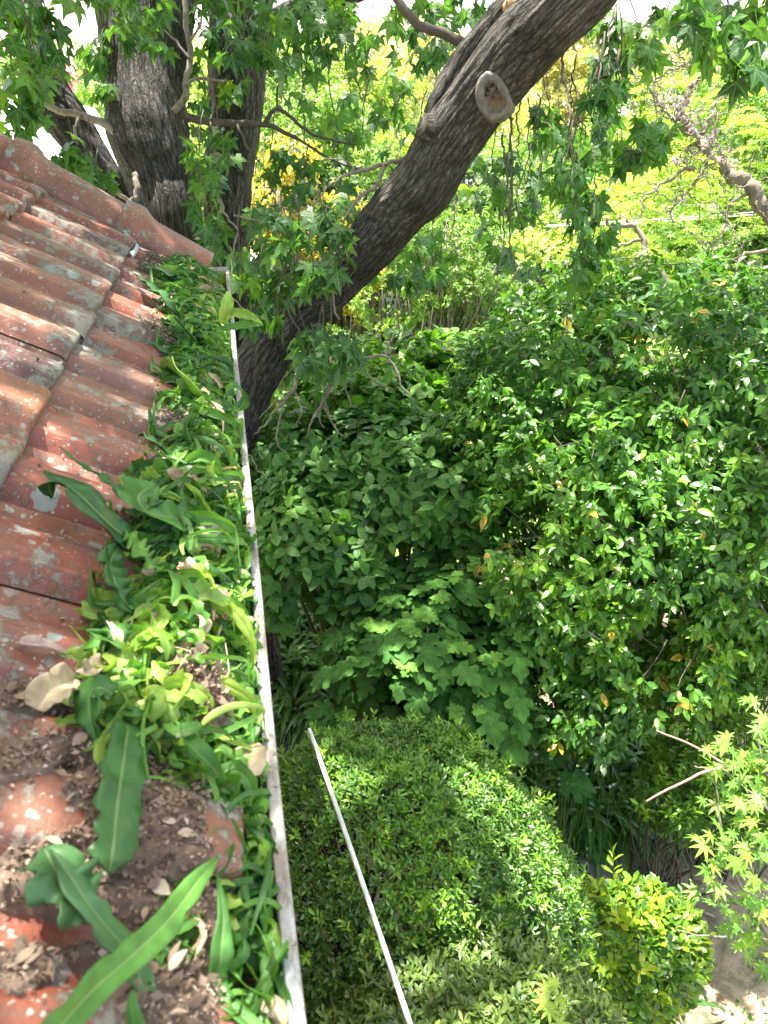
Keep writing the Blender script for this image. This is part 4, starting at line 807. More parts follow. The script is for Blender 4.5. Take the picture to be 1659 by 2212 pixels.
tube(tw, [W(1568, 1652, 2.36), W(1500, 1612, 2.4), W(1418, 1578, 2.42)], [.0045, .0035, .0028], n=9, sides=6, jit=.004); tube(tw, [W(1568, 1652, 2.36), W(1490, 1682, 2.36), W(1396, 1731, 2.34)], [.0048, .004, .003], n=9, sides=6, jit=.004); tw.build('bare_shoots', M['shoot'], jm)
c = W(1185, 2180, 2.25); sg = plant('maple_seedling', c, 'tiny yellow green maple seedling poking out of the olive azalea mound', 'seedling'); ma = MA(); m = 7; a = rng.uniform(0, 6.28, m)
ma.inst(T_MAPLE, c+rng.normal(0, .022, (m, 3))+[0, 0, .03], v3(np.cos(a), np.sin(a), -.1), rng.normal(0, .2, (m, 3))+[0, -.2, 1], rng.uniform(.04, .055, m), .95); ma.build('foliage', M['maple'], sg)
ma = MA(); tube(ma, [c-[0, 0, .3], c-[0, 0, .1], c+[0, 0, .03]], [.002, .002, .0015], n=5, sides=5); ma.build('stem', M['twig'], sg)

# ---------------------------------------------------------------- background trees and building
def bgtree(name, label, blobs, n, mat, size, base, T=T_CLUMP, trunk='twig', r0=.07, gt=.42, gf=1.6, k=3, droop=.1, up=.3, cat='tree'):
    o = empty(name, (base[0], base[1], float(ground_z(np.array(base[0]), np.array(base[1])))), label, cat)
    P, N = blobpts(blobs, n, depth=.28, facing=-.45, gapf=gf, gapt=gt, wob=.35, wf=1.1, seed=int(rng.integers(99)))
    ma = MA(); shoots(ma, T, P, nrm(N+rng.normal(0, .6, N.shape)+[0, 0, .25]), k, size, size*1.5, ang=1.1, droop=droop, up=up, rnd=np.clip(.6*vn(P*1.3, 3)+.4*rng.random(len(P)), 0, 1), rj=.12)
    ma.build('crown', M[mat], o); tw = MA(); b0 = np.array(o.location) + 0.0
    for cen, r in blobs:
        for q in range(4):
            e = cen + rng.normal(size=3)*np.array(r)*.45; m1 = b0*.55+e*.45+rng.normal(0, .12, 3); tube(tw, [b0-[0, 0, .1], b0*.8+e*.2, m1, e], [r0, r0*.8, r0*.5, r0*.12], n=14, sides=7, jit=.03)
            for u_ in range(3): f_ = e + rng.normal(size=3)*np.array(r)*.5; tube(tw, [m1, (m1+f_)/2+rng.normal(0, .1, 3), f_], [r0*.3, r0*.2, r0*.08], n=8, sides=5, jit=.04)
    tw.build('trunk', M[trunk], o); return o
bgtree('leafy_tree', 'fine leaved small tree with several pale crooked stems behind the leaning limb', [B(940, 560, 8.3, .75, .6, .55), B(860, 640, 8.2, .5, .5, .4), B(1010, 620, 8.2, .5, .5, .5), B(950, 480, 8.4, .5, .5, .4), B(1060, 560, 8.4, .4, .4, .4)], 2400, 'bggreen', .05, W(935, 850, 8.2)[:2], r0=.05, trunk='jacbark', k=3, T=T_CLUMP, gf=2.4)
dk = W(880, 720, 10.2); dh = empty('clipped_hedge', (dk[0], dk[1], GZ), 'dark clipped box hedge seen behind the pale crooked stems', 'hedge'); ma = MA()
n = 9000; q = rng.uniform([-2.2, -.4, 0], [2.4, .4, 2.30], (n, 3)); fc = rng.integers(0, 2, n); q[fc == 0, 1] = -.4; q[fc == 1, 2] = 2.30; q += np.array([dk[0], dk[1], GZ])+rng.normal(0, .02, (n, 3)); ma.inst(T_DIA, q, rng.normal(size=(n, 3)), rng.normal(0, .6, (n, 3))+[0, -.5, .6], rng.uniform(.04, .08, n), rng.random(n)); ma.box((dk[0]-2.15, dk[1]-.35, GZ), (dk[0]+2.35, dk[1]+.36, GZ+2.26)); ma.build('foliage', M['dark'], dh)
sh = W(900, 690, 12.5); bgtree('hollow_shade', 'near-black leaf mass standing in for the dark hollow above the clipped box hedge', [(np.array([sh[0]+dx, sh[1]+.5, GZ+2.4]), (1.2, .8, .9)) for dx in (-1.6, 0, 1.6)], 2600, 'dark', .13, sh[:2], gt=.2, k=3)  # near-black leaves stand in for the shade in the hollow above the hedge
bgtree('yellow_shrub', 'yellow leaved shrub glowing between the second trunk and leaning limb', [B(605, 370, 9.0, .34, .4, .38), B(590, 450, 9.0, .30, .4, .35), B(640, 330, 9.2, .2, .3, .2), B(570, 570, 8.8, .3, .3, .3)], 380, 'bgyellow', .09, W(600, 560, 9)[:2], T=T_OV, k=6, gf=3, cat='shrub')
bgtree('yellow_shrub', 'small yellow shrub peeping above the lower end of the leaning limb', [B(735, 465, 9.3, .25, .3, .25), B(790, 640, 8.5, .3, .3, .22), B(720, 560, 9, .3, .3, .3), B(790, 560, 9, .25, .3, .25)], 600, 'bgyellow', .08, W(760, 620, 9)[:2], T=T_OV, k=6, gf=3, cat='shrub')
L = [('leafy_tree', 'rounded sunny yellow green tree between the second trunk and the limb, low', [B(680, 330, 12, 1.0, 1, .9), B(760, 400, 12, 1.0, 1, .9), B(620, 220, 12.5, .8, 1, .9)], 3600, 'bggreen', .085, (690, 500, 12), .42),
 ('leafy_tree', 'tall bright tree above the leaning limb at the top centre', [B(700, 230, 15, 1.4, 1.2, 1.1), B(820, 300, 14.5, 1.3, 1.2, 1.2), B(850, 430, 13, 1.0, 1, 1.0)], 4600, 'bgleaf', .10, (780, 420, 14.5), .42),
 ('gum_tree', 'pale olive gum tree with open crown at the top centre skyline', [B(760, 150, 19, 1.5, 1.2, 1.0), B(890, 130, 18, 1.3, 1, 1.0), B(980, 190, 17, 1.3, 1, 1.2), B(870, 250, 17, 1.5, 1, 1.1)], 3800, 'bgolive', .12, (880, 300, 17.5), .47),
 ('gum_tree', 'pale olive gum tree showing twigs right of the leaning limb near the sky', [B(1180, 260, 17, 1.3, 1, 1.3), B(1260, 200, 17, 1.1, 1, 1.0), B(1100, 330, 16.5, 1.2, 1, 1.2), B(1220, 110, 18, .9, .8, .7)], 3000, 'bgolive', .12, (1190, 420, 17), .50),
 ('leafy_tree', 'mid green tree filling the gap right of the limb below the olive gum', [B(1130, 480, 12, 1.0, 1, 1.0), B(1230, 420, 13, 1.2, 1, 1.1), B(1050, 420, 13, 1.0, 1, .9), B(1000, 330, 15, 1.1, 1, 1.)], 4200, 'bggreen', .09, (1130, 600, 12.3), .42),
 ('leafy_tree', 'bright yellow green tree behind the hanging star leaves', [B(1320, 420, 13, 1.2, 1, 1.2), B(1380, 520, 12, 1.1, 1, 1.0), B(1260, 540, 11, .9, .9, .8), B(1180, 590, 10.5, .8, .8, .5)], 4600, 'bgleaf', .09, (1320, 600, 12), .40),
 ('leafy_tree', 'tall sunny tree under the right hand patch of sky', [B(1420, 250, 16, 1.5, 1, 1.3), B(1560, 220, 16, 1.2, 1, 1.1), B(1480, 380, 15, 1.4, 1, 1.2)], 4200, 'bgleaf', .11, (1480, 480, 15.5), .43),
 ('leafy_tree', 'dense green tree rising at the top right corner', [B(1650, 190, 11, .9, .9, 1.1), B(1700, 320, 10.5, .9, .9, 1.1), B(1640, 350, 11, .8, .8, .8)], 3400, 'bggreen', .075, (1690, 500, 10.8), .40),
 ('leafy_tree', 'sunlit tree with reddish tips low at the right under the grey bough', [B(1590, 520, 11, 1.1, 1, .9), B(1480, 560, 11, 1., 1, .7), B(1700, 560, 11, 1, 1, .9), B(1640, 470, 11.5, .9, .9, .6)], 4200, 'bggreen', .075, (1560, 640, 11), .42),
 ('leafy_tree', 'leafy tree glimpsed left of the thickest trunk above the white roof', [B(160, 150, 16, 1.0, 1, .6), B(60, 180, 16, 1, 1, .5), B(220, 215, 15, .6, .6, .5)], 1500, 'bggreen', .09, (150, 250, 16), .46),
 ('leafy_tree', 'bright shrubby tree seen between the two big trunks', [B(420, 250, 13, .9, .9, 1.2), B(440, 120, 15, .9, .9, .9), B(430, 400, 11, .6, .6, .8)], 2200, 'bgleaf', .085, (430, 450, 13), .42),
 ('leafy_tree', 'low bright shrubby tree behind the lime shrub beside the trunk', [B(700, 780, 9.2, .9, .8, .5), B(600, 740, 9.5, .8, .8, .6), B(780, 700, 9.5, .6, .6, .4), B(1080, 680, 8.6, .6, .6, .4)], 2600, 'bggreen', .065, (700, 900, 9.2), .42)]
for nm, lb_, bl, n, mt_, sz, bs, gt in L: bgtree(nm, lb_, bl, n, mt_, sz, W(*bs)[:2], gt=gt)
# far wooded hillside, one mass
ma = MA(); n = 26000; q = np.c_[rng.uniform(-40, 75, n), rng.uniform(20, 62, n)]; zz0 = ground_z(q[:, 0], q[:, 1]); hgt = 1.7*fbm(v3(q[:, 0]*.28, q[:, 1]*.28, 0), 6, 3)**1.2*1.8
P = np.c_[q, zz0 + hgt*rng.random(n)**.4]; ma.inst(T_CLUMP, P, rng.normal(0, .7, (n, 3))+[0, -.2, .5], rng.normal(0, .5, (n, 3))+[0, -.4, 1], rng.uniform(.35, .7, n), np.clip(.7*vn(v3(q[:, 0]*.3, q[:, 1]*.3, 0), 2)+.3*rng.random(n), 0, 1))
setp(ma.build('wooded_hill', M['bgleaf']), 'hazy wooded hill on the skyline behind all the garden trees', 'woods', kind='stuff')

# jacaranda: crooked grey boughs, ferny leaves, purple bells
jc = W(1720, 620, 7.2); jac = empty('jacaranda_tree', (jc[0], jc[1], GZ), 'crooked grey jacaranda bough at the right with purple flower clusters', 'tree')
jb = [((1700, 500), (1659, 458), (1635, 434), (1618, 402), (1585, 381), (1561, 360), (1534, 342), (1519, 315), (1499, 295), (1478, 268), (1472, 247), (1478, 220), (1490, 190), (1505, 173), (1528, 161)), 
 ((1516, 295), (1519, 277), (1537, 250), (1543, 226), (1564, 202), (1580, 225)), ((1534, 342), (1504, 333), (1475, 315), (1455, 308)), ((1537, 354), (1510, 384), (1481, 417), (1454, 446)),
 ((1531, 351), (1490, 363), (1451, 384), (1415, 408), (1385, 431)), ((1481, 274), (1451, 253)), ((1433, 238), (1412, 202), (1412, 178), (1391, 176), (1370, 165)), ((1412, 178), (1433, 161), (1463, 143), (1493, 146), (1505, 155)), ((1480, 140), (1466, 113), (1463, 80)),
 ((1618, 417), (1579, 440), (1567, 464), (1568, 485), (1549, 518), (1504, 565)), ((1659, 540), (1600, 555), (1570, 565), (1555, 560)), ((1433, 238), (1460, 262), (1478, 285)), ((1585, 381), (1560, 330), (1545, 312))]
jr = [17, 5, 4, 5, 5, 3, 4, 3, 2.5, 4, 3.5, 3, 3]
branchset('', [(zz(7.2, *p_), r_, max(1.5, r_*.28)) for p_, r_ in zip(jb, jr)], jac, 'jacbark', 9, .045, each='bough')
branchset('', [(zz(7.0, (1440, 620), (1430, 595), (1397, 545), (1385, 512), (1365, 485), (1335, 491), (1317, 488), (1308, 470)), 8, 3), (zz(7.0, (1385, 518), (1356, 524), (1326, 539), (1293, 562)), 4, 2), (zz(7.0, (1420, 590), (1377, 545), (1374, 565), (1356, 583), (1340, 585)), 5, 2), (zz(7.0, (1365, 485), (1345, 470), (1330, 475)), 3, 1.5), (zz(7.0, (1335, 491), (1320, 510), (1305, 525)), 2.5, 1)], jac, 'jacbark', 8, .03, each='dead_bough')
ma = MA(); tube(ma, [W(1700, 500, 7.2), W(1760, 560, 7.2), np.array([jc[0], jc[1], GZ+1.2]), np.array([jc[0], jc[1], GZ-.1])], [.075, .10, .13, .15], n=20, sides=12); ma.build('trunk', M['jacbark'], jac)
tw = []
for b0 in jb:
    for i in range(len(b0)*2):
        p_ = b0[int(rng.integers(len(b0)))]; q = [p_]; a = rng.uniform(0, 6.28)
        for j in range(5): a += rng.normal(0, .7); q.append((q[-1][0]+math.cos(a)*16, q[-1][1]+math.sin(a)*16+2))
        tw.append((zz(7.15+rng.uniform(-.3, .3), *q), 1.7, .8))
ma = MA(); fr = []
for p_, r0_, r1_ in tw: tube(ma, [W(*q_) for q_ in p_], [r0_*7.2/FP, r1_*7.2/FP], n=20, sides=4, jit=.03, mi=1)
for i in range(330):                                            # ferny leaves: a rachis with paired pinnae of tiny leaflets
    px, py = rng.uniform(1300, 1665), rng.uniform(150, 640)
    if vn(np.array([px*.012, py*.012, 1.]), 8) < .42: continue
    c = W(px, py, 7.4+rng.uniform(-.25, 1.3)); a = rng.uniform(0, 6.28); dr = np.array([math.cos(a), math.sin(a), .15]); Lf = rng.uniform(.25, .42); up = nrm(np.cross(dr, [0, 0, 1.]))
    s = np.linspace(.1, 1, 9); rach = c + dr*Lf*s[:, None] + np.c_[0*s, 0*s, -.35*Lf*s*s]
    for sg_ in (-1, 1):
        for j, pj in enumerate(rach):
            pl = .12*math.sin(math.pi*(.15+.8*s[j])); m = 7; u_ = np.linspace(.1, 1, m)[:, None]; pd = nrm(up*sg_ + dr*.5 + np.array([0, 0, -.25]))
            fr.append(np.c_[pj + pd*pl*u_, np.repeat((pd+rng.normal(0, .1, 3))[None], m, 0), np.full((m, 1), pl*.34)])
fr = np.concatenate(fr); n = len(fr); ma.inst(T_DIA, fr[:, :3], fr[:, 3:6]+rng.normal(0, .5, (n, 3)), rng.normal(0, .3, (n, 3))+[0, 0, 1], np.maximum(fr[:, 6], .02), np.clip(vn(fr[:, :3]*2, 3)*.8+.2*rng.random(n), 0, 1)); ma.build('crown', [M['jac'], M['jacbark']], jac)
for px, py, s in [(1484, 163, 9), (1455, 178, 12), (1452, 212, 18), (1427, 215, 16), (1468, 235, 20), (1503, 243, 14), (1363, 222, 12), (1370, 238, 10), (1535, 290, 20), (1480, 345, 12), (1460, 340, 10), (1470, 432, 12), (1490, 395, 8), (1547, 445, 16), (1595, 412, 12), (1393, 538, 9), (1355, 588, 14), (1448, 466, 10), (1290, 278, 9), (1320, 405, 8), (1415, 402, 10), (1495, 280, 8), (1470, 70, 12), (1440, 80, 10)]:
    ma = MA(); m = int(s*1.1); c = W(px, py, 7.0+rng.uniform(-.2, .2)); P = c + rng.normal(0, s*.45*7/FP, (m, 3)); ma.inst(T_DIA, P, rng.normal(0, .5, (m, 3))+[0, 0, -.8], rng.normal(size=(m, 3)), rng.uniform(.025, .05, m), rng.random(m)); ma.build('blossom', M['purple'], jac)
bg_ = W(145, 176, 12); pf = empty('pink_flowering_shrub', (bg_[0], bg_[1], GZ), 'spot of pink blossom beyond the dark left fork', 'shrub'); ma = MA(); P = bg_ + rng.normal(0, .10, (40, 3)); P = np.r_[P, W(138, 166, 12)+rng.normal(0, .06, (20, 3))]
ma.inst(T_DIA, P, rng.normal(size=P.shape), rng.normal(size=P.shape), .11, rng.random(len(P))); ma.build('blossom', M['pink'], pf); stems(pf, (bg_[0], bg_[1], GZ), [bg_, bg_+[.1, 0, -.2]], .03, .01)

# overhead cables
M['cable'] = plain('pale_cable', (.6, .6, .6), .5, .1); M['cabledark'] = plain('dark_cable', (.04, .04, .045), .5, .1)
for q, m_, lb_ in (([(1180, 487), (1420, 474), (1590, 462), (1760, 446)], 'cable', 'upper pale cable crossing behind the jacaranda twigs'), ([(1180, 490), (1420, 479), (1590, 467), (1760, 452)], 'cable', 'lower of the two pale cables crossing behind the jacaranda twigs'), ([(1330, 556), (1450, 566), (1560, 572), (1760, 579)], 'cabledark', 'dark cable running off right above the camellia top')):
    ma = MA(); tube(ma, [W(a_, b2, 9.6) for a_, b2 in q], [.007, .007], n=14, sides=6); setp(ma.build('overhead_cable', M[m_]), lb_, 'cable')

# neighbour's pale roof, glimpsed at the left; grey shed; brick pillar
nb = empty('neighbour_house', (*W(40, 330, 10.5)[:2], GZ), 'pale sunlit tiled roof of the house next door behind the left trunks', 'house')
M['paleroof'] = plain('pale_roof_paint', (.72, .72, .72), .6, .12, 6)
r0 = W(-160, 150, 11.5); r1 = W(205, 235, 12.5); e0 = W(-200, 520, 8.6); e1 = W(400, 560, 9.6); ma = MA(); nco = 9
for i in range(nco):
    f0, f1 = i/nco, (i+1.03)/nco; up_ = np.array([0, 0, .035])
    a0, a1 = e0*(1-f0)+r0*f0, e1*(1-f0)+r1*f0; b0, b1 = e0*(1-f1)+r0*f1, e1*(1-f1)+r1*f1; V = [a0+up_, a1+up_, b1, b0, a0-up_*.3, a1-up_*.3]; ma.quads(V, [(0, 1, 2, 3), (4, 5, 1, 0)])
ma.build('roof', M['paleroof'], nb, smooth=False)
ma = MA(); lo_ = [np.array([p_[0], p_[1], GZ]) for p_ in (e0, e1, r1, r0)]; inn = lambda p_: p_*.97+((e0+r1)/2)*.03
hi_ = [inn(p_)-[0, 0, .15] for p_ in (e0, e1, r1, r0)]; ma.quads([np.r_[inn(l_)[:2], GZ] for l_ in lo_]+hi_, [(0, 1, 5, 4), (1, 2, 6, 5), (2, 3, 7, 6), (3, 0, 4, 7)]); ma.build('wall', M['brick'], nb, smooth=False)
M['shed'] = plain('grey_sheet_metal', (.42, .44, .48), .5, .15, 4); gs = W(556, 610, 8.0)
shed = empty('garden_shed', (gs[0], gs[1], GZ), 'small grey metal shed corner peeping right of the second trunk', 'shed'); ma = MA()
def pr_(px, py, dz=0): return W(px, py, 8.0+dz)
f = [pr_(470, 655), pr_(580, 640), pr_(583, 598), pr_(574, 577), pr_(470, 560)]; bk = [p_+[.1, .9, 0] for p_ in f]; fl_ = [np.array([p_[0], p_[1], GZ]) for p_ in (f[0], f[1])]+[np.array([p_[0], p_[1], GZ]) for p_ in (bk[0], bk[1])]
ma.quads(f+bk, [(0, 1, 2, 3, 4)]); ma.quads(f+bk, [(5, 9, 8, 7, 6)]); ma.quads(f+bk, [(1, 6, 7, 2), (2, 7, 8, 3), (3, 8, 9, 4)]); ma.quads([f[0], f[1], bk[1], bk[0]]+fl_[:2]+[fl_[3], fl_[2]], [(0, 4, 5, 1), (1, 5, 6, 2), (2, 6, 7, 3), (3, 7, 4, 0)]); ma.build('wall', M['shed'], shed, smooth=False)
ma = MA(); tube(ma, [f[3]+[0, -.01, .01], f[4]+[0, -.01, .01]], [.02, .02], n=3, sides=6); ma.build('roof_trim', M['pale'], shed)
bp = W(688, 880, 8.3); ma = MA(); ma.box((bp[0]-.14, bp[1]-.14, GZ-.05), (bp[0]+.14, bp[1]+.14, bp[2]+.20)); o = ma.build('brick_pillar', M['brick'], smooth=False)
setp(o, 'brick garden pillar half hidden behind the dead twigs', 'pillar')

# ---------------------------------------------------------------- ferns that fill the gutter, loose fronds, litter on the roof
M['fern'] = leafmat('fern_frond', [(0, (.030, .095, .026)), (.45, (.065, .185, .034)), (.75, (.13, .29, .042)), (1, (.27, .40, .07))], .40, .30, 1.6, vein=(.20, .30, .10), bscale=35, spec=.4, blotch=.70)
M['dry'] = leafmat('dry_leaf', [(0, (.30, .22, .14)), (.5, (.48, .37, .23)), (1, (.50, .33, .24))], .6, .15, 1.2, vein=(.4, .3, .2), bscale=40)
M['fernblue'] = leafmat('old_frond', [(0, (.04, .11, .04)), (.6, (.075, .18, .06)), (1, (.12, .24, .07))], .42, .2, 1.6, vein=(.18, .26, .12), bscale=30, spec=.4, blotch=.68)
M['litter'] = leafmat('roof_litter', [(0, (.07, .045, .032)), (.5, (.20, .14, .10)), (.85, (.33, .24, .175)), (1, (.46, .38, .30))], .9, .05, 1.1)
def frond(ma, pts, w, n=26, wav=.3, nw=7, nrmv=None, roll=0, cup=.25, rnd=.5, curl=0, tip=.9, base=.3, twist=0, seed=None, mi=0):
    """ribbon frond with a raised midrib and a rippled margin"""
    P = spline(pts, n); T = nrm(np.gradient(P, axis=0)); s = np.linspace(0, 1, n); N0 = np.array(nrmv if nrmv is not None else (0, 0, 1.))
    ph = rng.uniform(0, 6.28, 2); G = []; prof_w = w*np.clip(np.minimum(base+(1-base)*(s/.35)**.8, 1), 0, 1)*np.clip((1-s)/(1-tip+1e-6)*.6+.0, .03, 1)**.7
    us = np.array([-1, -.6, -.07, 0, .07, .6, 1.0])
    for i in range(n):
        x = np.cross(T[i], N0); x = x/max(np.linalg.norm(x), 1e-6); z = np.cross(x, T[i]); a = roll + twist*s[i]
        x, z = x*math.cos(a)+z*math.sin(a), z*math.cos(a)-x*math.sin(a); N0 = .6*N0 + .4*z if not twist else N0
        row = []
        for u in us:
            r_ = wav*prof_w[i]*abs(u)**1.6*math.sin(s[i]*nw*6.28+ph[0 if u < 0 else 1]); zz_ = cup*prof_w[i]*u*u + r_ - (.05*w if u == 0 else 0)
            wu = u*(1+.10*math.sin(s[i]*nw*6.28*1.1+ph[0 if u < 0 else 1]+1))
            if n > 30 and abs(u) > .5: wu *= 1 - .5*max(0, float(vn(np.array([s[i]*16+ph[0], u*3, ph[1]]))) - .62)/.38
            th = u*curl; row.append(P[i] + x*prof_w[i]*wu*(math.cos(th) if curl else 1) + z*(zz_ + (prof_w[i]*abs(math.sin(th)) if curl else 0)))
        G.append(row)
    ma.grid(np.array(G), rnd=rnd, edge=np.tile([1, .8, .13, 0, .13, .8, 1], (n, 1)), mi=mi)
def curly(ma, c, L, w, rnd, lift=.5, turns=None, hd=None, xmax=.02, mi=0):
    """one crumpled strap frond curling out of the heap"""
    a = rng.uniform(0, 6.28) if hd is None else hd; turns = rng.uniform(.6, 2.6) if turns is None else turns
    h = a; el = rng.uniform(.2, 1.2)*lift; p = np.array(c, float); pts = [p.copy()]; m = 9; dh = turns*6.28/m*rng.choice([-1, 1])*rng.uniform(.3, .8); de = -rng.uniform(.15, .5)
    for i in range(m):
        p = p + np.array([math.cos(h)*math.cos(el), math.sin(h)*math.cos(el), math.sin(el)])*L/m; pts.append(p.copy()); h += dh; el += de
    pts = np.array(pts); floor = np.where(pts[:, 0] < -.08, ZE + (-pts[:, 0]-XE)*math.tan(TH) + .035, -.06); pts[:, 2] = np.maximum(pts[:, 2], floor+rng.uniform(.0, .02)); pts[:, 0] = np.minimum(pts[:, 0], xmax); pts[:, 0] = np.maximum(pts[:, 0], -xl(float(c[1]))-.02)
    frond(ma, pts, w, n=15, wav=rng.uniform(.1, .5), nw=rng.uniform(2, 5), roll=rng.uniform(-1.4, 1.4), cup=rng.uniform(-.5, .9), rnd=rnd, twist=rng.uniform(-2.2, 2.2), tip=.6, base=.5, mi=mi)
BY = np.array([.2, .45, .52, .56, .60, .66, .73, .82, .96, 1.04, 1.17, 1.39, 1.62, 1.82, 2.25, 2.6, 3.0, 3.3])
BX = np.array([.10, .105, .11, .13, .17, .21, .215, .205, .18, .19, .20, .17, .155, .19, .185, .235, .26, .24])
xl = lambda y: float(np.interp(y, BY, BX))
clumps = [  # (Y from, Y to, x fraction from, to, n, blade length, half width, tone, label)
 (3.25, 2.90, 0, 1, 260, .11, .0075, .35, 'small dense curly fern clump at the far roof corner beside the mossy gutter end'),
 (2.92, 2.55, 0, 1, 270, .12, .0080, .40, 'curly fern clump next to the pale upright frond near the far gutter end'),
 (2.57, 2.20, 0, 1, 270, .12, .0080, .36, 'second curly fern clump up from the broad shiny pale frond'),
 (2.22, 1.90, 0, 1, 230, .12, .0080, .30, 'dark tightly crumpled fern clump just above the broad shiny pale frond'),
 (1.92, 1.65, 0, 1, 200, .12, .0080, .32, 'narrow fern clump beside the broad pale frond, level with the trunk base'),
 (1.67, 1.40, 0, 1, 200, .12, .0080, .42, 'fern clump with a round coiled frond overhanging the gutter lip'),
 (1.42, 1.20, 0, 1, 200, .12, .0085, .45, 'fern clump with an upright yellow green frond below the coiled one'),
 (1.22, 1.02, 0, 1, 200, .12, .0085, .45, 'fern clump with many narrow pale curls uphill of the gutter'),
 (1.04, .88, 0, 1, 190, .11, .0090, .50, 'fern clump at the root of the two long shiny fronds on the tiles'),
 (.90, .77, .42, 1, 120, .10, .0095, .80, 'fern clump with fat rolled lime green fronds'),
 (.90, .77, 0, .45, 100, .10, .0065, .40, 'narrow dark fern tuft pressed against the inner gutter wall'),
 (.78, .64, .40, 1, 150, .085, .0090, .95, 'brightest yellow green crumpled fern heap on the tiles'),
 (.79, .64, 0, .43, 110, .10, .0060, .50, 'fern tuft of fine blades in the gutter right of the root ball'),
 (.65, .54, 0, .8, 100, .10, .0070, .45, 'striped blue green fern tuft just below the root ball'),
 (.55, .42, 0, 1, 64, .10, .0070, .40, 'dark fern tuft with stringy blades beside the bare tiles'),
 (.43, .24, 0, 1, 46, .12, .0070, .40, 'sparse fern tuft in the near end of the gutter'),
]
ferns = []
for (ya, yb, fa, fb, n, L, w, tone, lab) in clumps:
    yc = (ya+yb)/2; xc = -.5*(fa+fb)*xl(yc); zc = max(ZE+(-xc-XE)*math.tan(TH), -.05)+.03; f = empty('gutter_fern', (xc, yc, zc), lab, 'fern', 'ferns growing along the gutter'); ma = MA()
    for i in range(int(n*1.45)):
        y = rng.uniform(yb-.02, ya+.02); fx = rng.uniform(fa, fb); x = -.016 - fx*max(xl(y)-.03, .03); zb = (ZE+(-x-XE)*math.tan(TH)+.03) if x < -.085 else -.035+.035*min(1, -x/.085)
        md = math.sin(math.pi*np.clip(fx*.8+.12, 0, 1)); big_ = rng.random() < .12
        c = (x, y, zb + (.050+.030*(x < -.09))*md*rng.random()+.008)
        curly(ma, c, L*rng.uniform(.45, 1.1)*(1.3 if big_ else 1)*(1.0 if i % 2 else 1.5), w*rng.uniform(.5, 1.2)*(1.7 if big_ else 1)*(1.3 if i % 2 else .7), float(np.clip(tone*.85+rng.normal(.16, .25), 0, 1)), mi=int(rng.random() < .05), turns=(rng.uniform(.9, 2.6) if i % 2 else rng.uniform(.15, .7)), xmax=-.010-.02*rng.random())
    ma.build('fronds', [M['fern'], M['dry']], f); ferns.append(f)
def big(parent, pts, w, rnd=.4, mat='fern', label=None, name='long_frond', **k):
    ma = MA(); P = [onroof(a_, b2, l_) for a_, b2, l_ in pts]; frond(ma, P, w, n=44, rnd=rnd, nrmv=(st, -.2, ct), **k); o = ma.build(name, M[mat], parent)
    md = o.modifiers.new('thickness', 'SOLIDIFY'); md.thickness = .0012
    return o
o = big(ferns[8], [(330, 1215, .03), (290, 1175, .05), (235, 1130, .06), (180, 1075, .06), (140, 1045, .05), (105, 1040, .05), (112, 1075, .02)], .029, .12, wav=.13, nw=4, tip=.80, cup=.2, base=.45)
big(ferns[8], [(345, 1120, .03), (300, 1090, .05), (255, 1060, .05), (220, 1030, .05), (170, 1000, .04), (130, 965, .04)], .012, .15, wav=.3, nw=6, tip=.7)
big(ferns[8], [(420, 1140, .04), (380, 1120, .07), (320, 1105, .08), (300, 1070, .08), (340, 1045, .08)], .036, .45, wav=.15, nw=3, tip=.85, base=.6)
big(ferns[8], [(450, 1090, .04), (400, 1110, .06), (355, 1135, .06), (345, 1150, .05)], .026, .2, wav=.12, nw=3, tip=.85, base=.5)
big(ferns[5], [(440, 860, .04), (420, 850, .06), (395, 815, .07), (370, 795, .05), (345, 788, .03)], .038, .95, wav=.16, nw=3, tip=.8, base=.6)
big(ferns[6], [(400, 960, .04), (398, 930, .07), (405, 900, .09), (430, 893, .1)], .030, .5, wav=.15, nw=3, tip=.85, base=.7)
big(ferns[6], [(385, 990, .03), (350, 970, .05), (320, 945, .05), (298, 940, .04)], .016, .1, wav=.2, nw=3, tip=.8)
big(ferns[6], [(500, 1005, .10), (492, 975, .13), (478, 945, .15), (465, 925, .14)], .014, .85, wav=.35, nw=3, tip=.7)
big(ferns[3], [(435, 760, .04), (415, 730, .07), (390, 700, .07), (370, 672, .06)], .018, .25, wav=.15, nw=3, tip=.8)
big(ferns[2], [(390, 690, .02), (360, 650, .05), (325, 620, .05), (290, 590, .04)], .030, .2, wav=.2, nw=4, tip=.8)
big(ferns[1], [(390, 595, .04), (360, 590, .05), (330, 580, .05), (310, 575, .03)], .024, .3, wav=.2, nw=3, tip=.75)
big(ferns[3], [(378, 775, .02), (350, 755, .03), (325, 740, .03), (308, 728, .02)], .012, .15, wav=.2, nw=3, tip=.7)
big(ferns[9], [(300, 1330, .03), (265, 1290, .05), (245, 1245, .06), (240, 1210, .05), (262, 1175, .05)], .022, .15, wav=.3, nw=5, tip=.85, base=.6)
big(ferns[9], [(345, 1235, .06), (310, 1200, .07), (290, 1170, .06), (260, 1130, .05)], .014, .75, wav=.6, nw=6, tip=.8, base=.7)
big(ferns[11], [(290, 1400, .04), (255, 1380, .05), (225, 1370, .04), (212, 1400, .03), (225, 1425, .02)], .026, .5, wav=.15, nw=3, tip=.85, base=.6)
big(ferns[11], [(245, 1500, .05), (215, 1485, .05), (195, 1500, .04), (195, 1550, .03), (215, 1620, .01)], .018, .35, wav=.15, nw=4, tip=.8, base=.6)
big(ferns[13], [(278, 1560, .045), (268, 1640, .05), (255, 1730, .05), (245, 1830, .04), (236, 1885, .03)], .022, .22, wav=.14, nw=4, tip=.86, base=.7, cup=.12)
